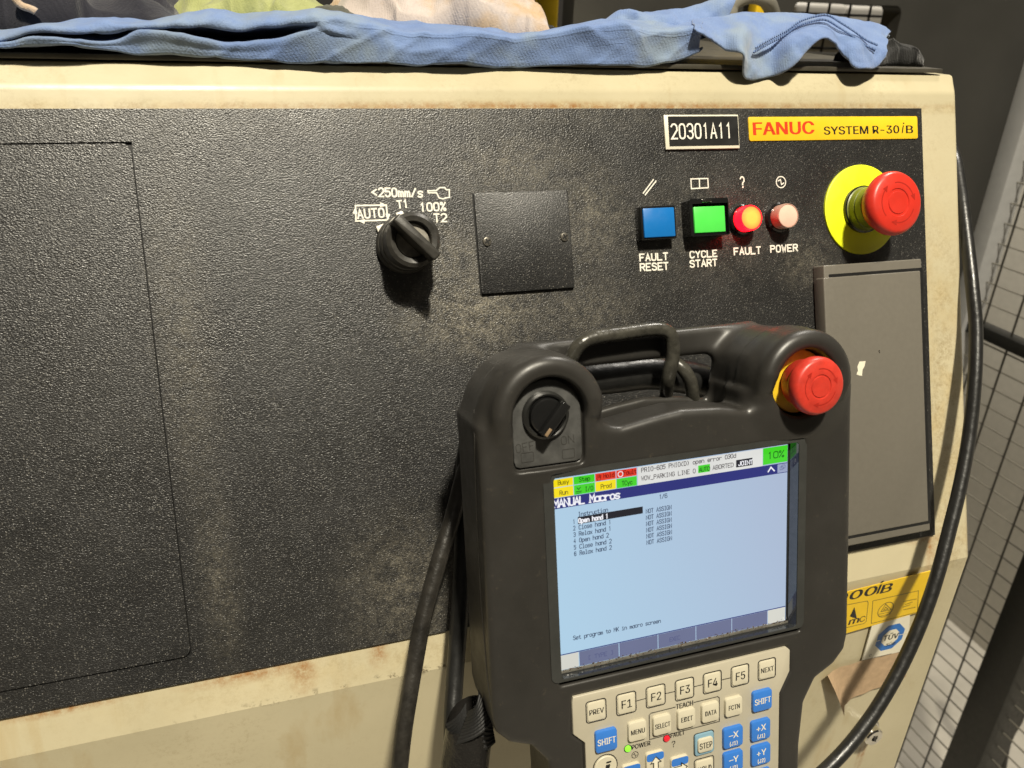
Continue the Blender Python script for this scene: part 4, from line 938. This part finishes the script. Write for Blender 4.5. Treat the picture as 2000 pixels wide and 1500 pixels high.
# leds and captions
for px, py, m_ in ((1226, 1461.8, 'led_green'), (1301.8, 1442, 'led_red')):
    x, y, _ = TK(px, py); F_ = FT @ TR(x, y, KZ); o = obj('status_light', lathe([(.0018, 0), (.0016, .0007), (.0008, .0011), (0, .0012)], 20), m_, kp, F_); bord.circle((x, y), .0020, .0004)
solid_text(bord, 'POWER', TK(1234, 1464)[:2], TK(1270, 1455)[:2], .0026, .00009); solid_text(bord, 'FAULT', TK(1310, 1441)[:2], TK(1337, 1434)[:2], .0026, .00009); solid_text(bord, '?', TK(1312, 1460)[:2], TK(1319, 1458)[:2], .0036)
x, y, _ = TK(1240, 1474); bord.circle((x, y), .0018, .0003); bord.stroke([(x-.0011, y+.0003), (x-.0002, y+.0009), (x+.0002, y-.0009), (x+.0011, y-.0002)], .0003)
put('lettering', bord, 'ink', kp, FT); put('key_legends', legk, 'ink', kp, FT); put('key_legends', legw, 'sticker_white', kp, FT)
# ---- on/off switch in the left hood
KC = (-.0032, .0325)
out_ = [(KC[0] + .0168*math.cos(math.radians(a_)), KC[1] + .0168*math.sin(math.radians(a_))) for a_ in range(0, 181, 9)]
pts = out_ + [(-.0200, .0125), (-.0192, .0100), (-.0172, .0092), (.0108, .0092), (.0128, .0100), (.0136, .0125)]
swp = obj('enable_switch', prism(pts, 0.0034, 0.0050, 0.0006), 'switch_plate', pen, FT); swp['label'] = 'two-position knob on a slate plate marked OFF and ON'
k = Ink(.00505); k.text('OFF', T(1009, 885, .005), T(1044, 877, .005), .0038, .00035); k.text('ON', T(1097, 869, .005), T(1121, 864, .005), .0038, .00035)
for (px, py) in ((1030, 893), (1110, 886)): q = T(px, py, .005); k.stroke(rrect(q[0]-.003, q[0]+.003, q[1]-.0022, q[1]+.0022, .0005, 2), .0003, True)
put('lettering', k, 'emboss', swp, FT)
KF = FT @ TR(KC[0] - .0010, KC[1] + .0005, .005)
obj('switch_ring', lathe([(.0112, 0), (.0110, .0022), (.0100, .0030), (.0092, .0026), (.0090, .0012), (0, .0012)], 48), 'dark_plastic', swp, KF)
obj('knob', lathe([(.0084, .0012), (.0082, .0040), (.0076, .0046), (0, .0046)], 40), 'gloss_black', swp, KF)
obj('knob_grip', box(-.0086, .0094, -.0026, .0022, .0042, .0092, .0008, 3), 'gloss_black', swp, KF @ RZ(math.radians(50)) @ TR(0, -.0020, 0))
obj('knob_pointer', box(-.0080, -.0040, -.0010, .0006, .0084, .0095, .0002), 'tan_mark', swp, KF @ RZ(math.radians(50)) @ TR(0, -.0022, 0))
# ---- the pendant's own stop button
q = T(1549, 746, .006); EF = FT @ TR(.1338, .0338, 0)
pe = obj('emergency_stop', lathe([(.0166, -.0035), (.0166, .0022), (.0160, .0034), (.0105, .0034)], 56), 'yellow_dull', pen, EF); pe['label'] = 'dirty red mushroom stop button in a yellow ring under the hood'
obj('mushroom_head', lathe([(.0098, .0030), (.0118, .0060), (.0125, .0120), (.0137, .0132), (.0145, .0150), (.0146, .0182), (.0138, .0202), (.0126, .0210), (.0062, .0210), (.0060, .0206), (.0053, .0206), (.0051, .0210), (0, .0210)], 56), 'red_dirty', pe, EF)
for k_ in range(12):
    a_ = 2*math.pi*k_/12; obj('finger_notch', box(-.0010, .0010, -.0007, .0003, .0085, .0118, .0003, 1), 'dark_red', pe, EF @ RZ(a_) @ TR(0, -.0124, 0)) if False else None
arrows('arrow_marks', .0146, .02105, pe, EF, 'dark_red')
# ================================================================== CABLES
def cable(name, pts, r, m_, label, sub=10, **k):
    o = obj(name, tube([PW(*q) for q in pts], r, 20, sub), m_); tagp(o, label, 'cable'); return o
cable('cable', ((1800, 420, -.42), (1815, 330, -.22), (1842, 280, -.09), (1862, 300, -.035), (1876, 370, -.016), (1889, 470, -.002), (1899, 560, .008), (1906, 640, .014), (1904, 740, .020), (1893, 850, .024), (1875, 950, .028), (1853, 1040, .031), (1836, 1105, .033), (1818, 1163, .034), (1796, 1222, .034), (1768, 1285, .034), (1735, 1347, .034), (1696, 1408, .034), (1646, 1470, .034), (1590, 1524, .036), (1520, 1580, .040)),
      0.0046, 'rubber', 'glossy black cable curving down the right edge of the cabinet')
cable('cable', ((925, 860, .012), (905, 930, .018), (884, 1010, .022), (862, 1080, .026), (842, 1150, .029), (824, 1220, .032), (811, 1290, .035), (799, 1360, .038), (788, 1430, .040), (778, 1520, .040)),
      0.0047, 'rubber_worn', 'dusty black cable hanging left of the pendant, leftmost of the hanging cables')
cable('cable', ((985, 770, .010), (945, 800, .011), (920, 850, .012), (908, 900, .014), (906, 1000, .016), (903, 1100, .020), (899, 1180, .024), (893, 1260, .026), (888, 1330, .030), (884, 1400, .036), (884, 1480, .040), (884, 1540, .040)),
      0.0050, 'rubber', 'black cable half hidden behind the left edge of the pendant')
tagp(obj('cable', tube([FT @ Vector(T(*q)) for q in ((1085, 760, -.058), (1140, 742, -.057), (1200, 735, -.056), (1270, 728, -.056), (1330, 735, -.057), (1390, 750, -.058), (1440, 790, -.060))], .0095, 18, 8), 'rubber'), 'black cable glimpsed through the handle slot of the pendant', 'cable')  # cable seen there, made thick to stand in for the slot's shade too
# sleeve with the velcro strap coming out of it
slv = empty('cable_sleeve', FP @ TR(-.375, -.40, .06)); tagp(slv, 'shiny black sleeve with a ribbed velcro strap sticking out of its top', 'cable sleeve')
base = [PW(916, 1400, .060), PW(914, 1450, .060), PW(908, 1520, .060), PW(905, 1560, .060)]
v = []; f = []; n = 28
for i, c in enumerate(catmull(base, 6)):
    for k_ in range(n):
        a_ = 2*math.pi*k_/n; r = .0128 * (1 + .05*math.sin(3*a_ + i*.4)); h = (.006*math.sin(a_*1.0 + 2.2) if i == 0 else 0)
        ax = FP.to_3x3() @ Vector((math.cos(a_), 0, math.sin(a_))); up = FP.to_3x3() @ Vector((0, 1, 0))
        v.append(tuple(Vector(c) + ax * r + up * h))
    if i:
        for k_ in range(n): l = (k_+1) % n; f.append(((i-1)*n+k_, (i-1)*n+l, i*n+l, i*n+k_))
obj('sleeve', (v, f), 'sleeve', slv, None, True)
def strap(pts4, name, bow=.004):
    v = []; f = []; nx, ny = 10, 30
    for i in range(nx):
        for j in range(ny):
            s, t = i/(nx-1), j/(ny-1)
            p = (np.array(pts4[0])*(1-s) + np.array(pts4[1])*s)*(1-t) + (np.array(pts4[3])*(1-s) + np.array(pts4[2])*s)*t
            z = bow*math.sin(math.pi*s) + (.00055 if (j % 3 == 0) else 0)
            v.append(tuple(Vector(p) + FP.to_3x3() @ Vector((0, 0, z))))
    for i in range(nx-1):
        for j in range(ny-1): a_ = i*ny+j; f.append((a_, a_+1, a_+ny+1, a_+ny))
    return obj(name, (v, f), 'velcro', slv)
strap([PW(915, 1387, .074), PW(934, 1352, .078), PW(966, 1408, .076), PW(890, 1455, .070)], 'velcro_strap')
strap([PW(934, 1346, .074), PW(958, 1395, .070), PW(968, 1450, .070), PW(930, 1470, .068)], 'velcro_strap', .002)
strap([PW(870, 1412, .062), PW(910, 1370, .066), PW(912, 1420, .066), PW(884, 1470, .062)], 'velcro_strap', .003)
#==RAGS==
# ================================================================== RAGS ON TOP
from mathutils import noise as MN
def fbm(p, s): return MN.noise(Vector(p) * s) + .5 * MN.noise(Vector(p) * s * 2.1 + Vector((3, 1, 7))) + .25 * MN.noise(Vector(p) * s * 4.3)
def loft(rows, nu=150, nv=5, amp=.0015, sc=35, seam=None, dY=.0140):
    rows = [[(a[0], a[1], a[2] + dY) for a in r] for r in rows]
    """rows: list of curves, each a list of (px, py, Y) photo points on upright planes"""
    R = []
    for row in rows:
        q = sorted(row); xs = [a[0] for a in q]; x_ = np.linspace(xs[0], xs[-1], nu)
        P_ = catmull([(a[0], a[1], a[2]) for a in q], 10); P_ = np.array(P_); t = np.linspace(0, len(P_)-1, nu)
        R.append(np.stack([np.interp(t, np.arange(len(P_)), P_[:, c_]) for c_ in range(3)], 1))
    V = []; 
    for i in range(nu):
        col = catmull([R[j][i] for j in range(len(R))], nv); V.append([YP(*c_) for c_ in col])
    nw = len(V[0]); v = [p for col in V for p in col]; f = []
    out = []
    for i in range(nu):
        for j in range(nw):
            p = np.array(V[i][j]); d = fbm((p[0], p[1]*1.0, p[2]), sc) * amp; w_ = 1 - abs(MN.noise(Vector((p[0]*14 + p[2]*34, p[2]*9 - p[0]*5, p[1]*8)))); d += (w_**5 - .35) * amp * .9; w2 = 1 - abs(MN.noise(Vector((p[0]*30 - p[2]*45, p[2]*20, 4.2)))); d += (w2**6 - .3) * amp * .35; out.append((p[0] + d*.3, p[1] - d, p[2] + d*.8))
    for i in range(nu-1):
        for j in range(nw-1): a_ = i*nw+j; f.append((a_, a_+nw, a_+nw+1, a_+1))
    me = bpy.data.meshes.new('cloth'); me.from_pydata(out, [], f); me.shade_smooth(); return me
def cloth(name, me, m_, label):
    o = obj(name, me, m_); s = o.modifiers.new('thick', 'SOLIDIFY'); s.thickness = .0012; s.offset = 0; tagp(o, label, 'rag'); return o
X_ = [-80, 60, 200, 275, 350, 450, 540, 620, 720, 860, 1000, 1100, 1200, 1290, 1370]
bot = [100, 99, 97, 103, 106, 110, 119, 125, 126, 129, 126, 127, 131, 124, 96]
topc = [70, 62, 46, 36, 32, 29, 28, 30, 35, 56, 65, 55, 44, 48, 46]
up1 = [84, 78, 66, 59, 58, 58, 54, 52, 56, 72, 78, 69, 62, 66, 58]      # lower lip of upper fold
rec = [88, 82, 74, 67, 70, 72, 66, 64, 72, 86, 90, 82, 78, 80, 66]      # depth of the pocket
lo1 = [92, 88, 84, 66, 76, 84, 80, 74, 86, 98, 101, 96, 94, 94, 74]      # upper lip of lower fold
mid = [96, 94, 90, 85, 92, 98, 100, 96, 102, 112, 112, 112, 114, 108, 84]
def row(ys_, Y): return [(x, y, max(-.002, (Y[i] if isinstance(Y, list) else Y))) for i, (x, y) in enumerate(zip(X_, ys_))]
dpt = [.010, .012, .024, .040, .048, .048, .036, .004, -.004, -.005, -.004, -.005, -.005, -.004, -.002]
bl = loft([row([b - 1 for b in bot], .010), row(bot, -.0005), row([b - 5 for b in bot], -.006), row(mid, [-.008 if i < 7 else -.0065 for i in range(15)]), row(lo1, [-.006 for i in range(15)]), row([y - (.6 if i < 7 else 3) if i >= 7 else y + .6 for i, y in enumerate(lo1)], [d*.25 if d > .005 else -.0060 for d in dpt]), row(rec, [d - .002 if d > .005 else -.0060 for d in dpt]),
           row([y + (.8 if i < 7 else 4) for i, y in enumerate(up1)], [.006 if d > .02 else (max(-.004, d*.3) if d > .005 else -.0055) for d in dpt]), row(up1, [-.003 if i < 7 else -.0052 for i in range(15)]), row([(a_*.5 + b_*.5) for a_, b_ in zip(up1, topc)], .000), row([t + 2 for t in topc], .012), row(topc, .026), row([t + 6 for t in topc], .05), row([t + 16 for t in topc], .07)], 280, 6, .0034, 26)
cloth('rag', bl, 'blue_cloth', 'long light blue jersey rag folded along the front of the cabinet top')
fl_t = [(1352, 38), (1400, 31), (1450, 27), (1478, 25), (1512, 25), (1550, 28), (1592, 30), (1632, 34), (1672, 40), (1706, 48), (1736, 65)]
fl_b = [(1358, 58), (1408, 95), (1446, 108), (1458, 154), (1500, 151), (1545, 131), (1602, 76), (1640, 98), (1672, 131), (1706, 133), (1727, 112)]
def mixrow(t, Y, wave=0): return [(a[0]*(1-t) + b[0]*t, a[1]*(1-t) + b[1]*t, Y + wave*math.sin(i*2.1)) for i, (a, b) in enumerate(zip(fl_t, fl_b))]
fl = loft([[(a[0], a[1]+8, .06) for a in fl_t], [(a[0], a[1]+1, .045) for a in fl_t], mixrow(.02, .032), mixrow(.25, .016, .004), mixrow(.5, .002, .006), mixrow(.75, -.004, .006), mixrow(.97, -.007, .006), mixrow(1.0, -.006, .006)], 150, 5, .0014, 55)
flo = cloth('rag', fl, 'blue_cloth', 'light blue rag end with a stitched seam drooping over the right corner of the top')
seam = [(1474, 103), (1500, 88), (1530, 72), (1560, 52), (1590, 42), (1615, 40), (1640, 54), (1665, 70), (1690, 88), (1712, 98)]
for dx_, dy_ in ((0, 0), (4, -9)):
    pts = [YP(x + dx_, y + dy_, .0075 + .015 * min(1, max(0, (105 - y) / 70))) for x, y in seam]
    q = catmull(pts, 16); s_ = obj('seam', tube([(a[0], a[1] + .0010 + .0005 * (i % 2), a[2] + .0006 * (i % 2)) for i, a in enumerate(q)], .0007, 6, 0), 'blue_seam', flo)
# mound of the blue rag standing up behind
md = loft([[(1150, 70, .03), (1220, 80, .03), (1290, 85, .03), (1340, 80, .03), (1385, 70, .03), (1425, 60, .03)], [(1152, 64, .03), (1215, 60, .026), (1290, 62, .024), (1340, 60, .024), (1385, 50, .026), (1425, 30, .03)],
           [(1160, 57, .036), (1200, 36, .036), (1280, 24, .036), (1330, 19, .036), (1375, 8, .036), (1440, -12, .04)], [(1165, 60, .06), (1200, 40, .06), (1280, 27, .06), (1330, 22, .06), (1375, 12, .06), (1440, -6, .06)]], 90, 8, .004, 40)
cloth('rag', md, 'blue_cloth', 'crumpled light blue rag bunched up behind the drooping seamed end')
def mound(px0, px1, py0, pyb, Y0, D, m_, label, seed=0, amp=.012, nm='rag', nu=110, nv=60, sc=22):
    A_ = np.array(YP(px0, pyb, Y0)); B_ = np.array(YP(px1, pyb, Y0)); H_ = YP((px0+px1)/2, py0, Y0 + D*.35)[2] - A_[2]
    z0 = ZT + .0037; v = []; f = []
    for i in range(nu):
        for j in range(nv):
            s, t = i/(nu-1), j/(nv-1); x = A_[0] + (B_[0]-A_[0])*s; y = Y0 + D*t
            e = (max(0, math.sin(math.pi*s)))**.22 * (max(0, math.sin(math.pi*min(1, t*.9+.06))))**.32
            r_ = 1 - abs(fbm((x + seed, y*.8, seed), sc)) * 1.1; r2 = MN.noise(Vector((x, y*.7, seed*2.3)) * sc*2.2)
            w_ = (1 - abs(MN.noise(Vector((x*24 + y*30 + seed, y*12 - x*9, seed)))))**6; z = z0 + e * (H_*.78 + amp * r_ + amp*.25*r2 + amp*.45*(w_ - .3)); wob = .006*fbm((x, y, seed+4), 30)
            if j == 0 or j == nv-1 or i == 0 or i == nu-1: z = z0
            v.append((x + wob, y + wob*1.5, z))
    for i in range(nu-1):
        for j in range(nv-1): a_ = i*nv+j; f.append((a_, a_+nv, a_+nv+1, a_+1))
    me = bpy.data.meshes.new('cloth'); me.from_pydata(v, [], f); me.shade_smooth(); return cloth(nm, me, m_, label)
mound(-160, 350, -38, 70, .045, .16, 'navy_cloth', 'crumpled black rag at the far left of the cabinet top', 1.3, .02)
mound(300, 665, -45, 40, .075, .15, 'green_cloth', 'olive green rag between the black and the stained white ones', 4.1, .02)
mound(585, 730, -2, 60, .055, .06, 'grey_cloth', 'small dark grey cloth tucked between the green and the white rag', 7.7, .01)
mound(670, 1085, -6, 62, .075, .11, 'pink_cloth', 'off-white rag with ochre stains crumpled behind the blue one', 9.2, .030, sc=14)
mound(960, 1190, 26, 60, .10, .12, 'black_cloth', 'flat black cloth lying right of the stained white rag', 12.2, .006)
mound(1715, 1800, 96, 136, .03, .05, 'black_cloth', 'small black scrap of cloth at the right end of the cabinet top', 15.2, .008, sc=40)
v = []; f = []
wst = [YP(x, y, .041) for x, y in ((28, -6), (34, 4), (44, 12), (56, 16), (66, 20), (70, 23))]
tagp(obj('drawstring', tube(wst, .0019, 8, 6), 'pink_cloth'), 'short white cord end lying on the black rag', 'cord')
#==BACK==
# ================================================================== BACKGROUND
fl_ = obj('floor', ([(-6, -3, -1.5), (8, -3, -1.5), (8, 9, -1.5), (-6, 9, -1.5)], [(0, 1, 2, 3)]), 'floor'); fl_['kind'] = 'structure'
# dark machine behind the cabinet, with an opening
YM = 0.62
def yrect(x0, x1, z0, z1, y0, y1, bev=0): return box(x0, x1, y0, y1, z0, z1, bev)
mc = empty('machine', TR(0.3, YM, -1.5)); tagp(mc, 'dark grey sheet metal machine casing standing behind the cabinet', 'machine')
hx0, hz0, _ = 0, 0, 0
a = YP(1552, 2, YM); b = YP(1742, 108, YM)
xr = 0.795
out_ = [(-3.0, -1.5), (xr, -1.5), (xr, 1.6), (-3.0, 1.6)]
# sheet as strips round the opening
o1 = rrect(a[0], b[0], b[2], a[2], .012, 5)
def sheet_with_hole(X0, X1, Z0, Z1, hole, y0, y1):
    bm = bmesh.new(); o = [bm.verts.new((x, y0, z)) for x, z in ((X1, Z1), (X0, Z1), (X0, Z0), (X1, Z0))]; h = [bm.verts.new((x, y0, z)) for x, z in hole]; n = len(h)//4
    for q in range(4):
        for k_ in range(n-1): bm.faces.new((o[q], h[q*n+k_], h[q*n+k_+1]))
        bm.faces.new((o[q], h[q*n+n-1], h[((q+1)*n) % len(h)], o[(q+1) % 4]))
    r = bmesh.ops.extrude_face_region(bm, geom=list(bm.faces))
    for g_ in r['geom']:
        if isinstance(g_, bmesh.types.BMVert): g_.co.y = y1
    return frombm(bm)
obj('casing_sheet', sheet_with_hole(YP(1120, 30, YM)[0], xr, -1.5, 1.6, o1, YM, YM + .04), 'machine', mc)
obj('casing_side', yrect(YP(1120, 30, YM)[0]-2.5, YP(1120, 30, YM)[0]-.9, -1.5, 1.6, YM + .9, YM + .95), 'machine', mc)
ypx = YP(1050, 10, .9); ypy = YP(1092, 10, .9)
tagp(obj('post', yrect(ypx[0], ypy[0], -1.5, 1.5, .9, .96, .004), 'yellow_post'), 'yellow steel post seen above the stained white rag', 'post')
tagp(obj('post', yrect(YP(1478, 8, .58)[0], YP(1503, 8, .58)[0], -1.5, 1.4, .58, .60, .002), 'yellow_post'), 'narrow yellow post seen behind the grey hose loop', 'post')
tagp(obj('hose', tube([YP(1405, 90, .36), YP(1418, 60, .32), YP(1425, 40, .30), YP(1428, 12, .30), YP(1445, -2, .30), YP(1470, -8, .30), YP(1492, -2, .30), YP(1505, 14, .31), YP(1512, 40, .33), YP(1516, 80, .36), YP(1516, 110, .40)], .0075, 14, 8), 'grey_hose'), 'grey hose looping up behind the blue rag', 'hose')
# pale bins seen through the opening, behind a wire grid
YB = 1.05
for (p0, p1, t_) in (((1555, 4), (1650, 56), 'pale plastic bin seen through the casing opening, left one'), ((1656, 10), (1760, 118), 'pale plastic bin seen through the casing opening, right one')):
    a_ = YP(*p0, YB); b_ = YP(*p1, YB); o = tagp(obj('bin', box(a_[0], b_[0], YB, YB + .3, b_[2], a_[2], .01, 3), 'beige_panel'), t_, 'bin', 'bins behind the casing opening')
sc_ = empty('grid_screen', TR(YP(1650, 60, .75)[0], .75, -.2)); tagp(sc_, 'wire grid screen behind the opening in the dark casing', 'grid')
g0 = YP(1540, -10, .75); g1 = YP(1790, 130, .75); wl = tube([(0, 0, 0), (0, 0, 1)], .0022, 6, 0); wh = tube([(0, 0, 0), (1, 0, 0)], .0022, 6, 0)
nx_ = 8
for i in range(nx_):
    x = g0[0] + (g1[0]-g0[0])*i/(nx_-1); obj('wire', wl, 'wire_dark', sc_, Matrix.Translation((x, .75, g1[2])) @ Matrix.Diagonal((1, 1, g0[2]-g1[2], 1)))
for i in range(5):
    z = g1[2] + (g0[2]-g1[2])*i/4; obj('wire', wh, 'wire_dark', sc_, Matrix.Translation((g0[0], .754, z)) @ Matrix.Diagonal((g1[0]-g0[0], 1, 1, 1)))
sc2 = empty('grid_screen', TR(YP(960, 10, .8)[0], .8, -.2)); tagp(sc2, 'wire grid screen in the dark left of the yellow post', 'grid')
g0 = YP(880, -14, .8); g1 = YP(1040, 40, .8)
for i in range(7):
    x = g0[0] + (g1[0]-g0[0])*i/6; obj('wire', wl, 'wire', sc2, Matrix.Translation((x, .8, g1[2])) @ Matrix.Diagonal((1, 1, g0[2]-g1[2], 1)))
for i in range(4):
    z = g1[2] + (g0[2]-g1[2])*i/3; obj('wire', wh, 'wire', sc2, Matrix.Translation((g0[0], .804, z)) @ Matrix.Diagonal((g1[0]-g0[0], 1, 1, 1)))
# ---- safety fence running back beside the cabinet, in the plane x = 0.8
XF = 0.8
fe = empty('safety_fence', TR(XF, .2, -1.5)); tagp(fe, 'wire mesh safety fence running back along the right of the cabinet', 'fence')
obj('post', box(XF - .012, XF + .03, .585, .622, -1.5, .9, .003), 'grey_post', fe)['label'] = 'light grey far post'
obj('post', box(XF - .02, XF + .05, .262, .328, -1.5, .9, .003), 'black_post', fe)['label'] = 'black near post'
obj('rail', box(XF - .004, XF + .026, .322, .585, -.4685, -.4455, .002), 'black_post', fe)
wv = tube([(0, 0, 0), (0, 0, 1)], .0019, 6, 0); whz = tube([(0, 0, 0), (0, 1, 0)], .0015, 6, 0)
y = .4416 + .0606*2
while y > -.35:
    if not (.255 < y < .335): obj('wire', wv, 'wire_dark', fe, Matrix.Translation((XF + .010, y, -1.5)) @ Matrix.Diagonal((1, 1, 2.3, 1)))
    y -= .0606
z = -1.48
while z < .35:
    if not (-.475 < z < -.44): obj('wire', whz, 'wire', fe, Matrix.Translation((XF + .0126, -.35, z)) @ Matrix.Diagonal((1, .935, 1, 1)))  # level wires get the paler material as a painted glint
    z += .0357
# beige partition beyond the fence
tagp(obj('partition', box(1.35, 1.39, -1.5, 3.2, -1.5, -.02, .004), 'beige_panel'), 'beige panel partition beyond the wire mesh fence', 'partition')
tagp(obj('cable', tube([XP(1945, 1560, .95), XP(1962, 1450, .95), XP(1990, 1390, .95), XP(1984, 1330, .95), XP(2010, 1270, .95)], .012, 12, 8), 'rubber'), 'dark cable hanging behind the mesh at the lower right corner', 'cable')
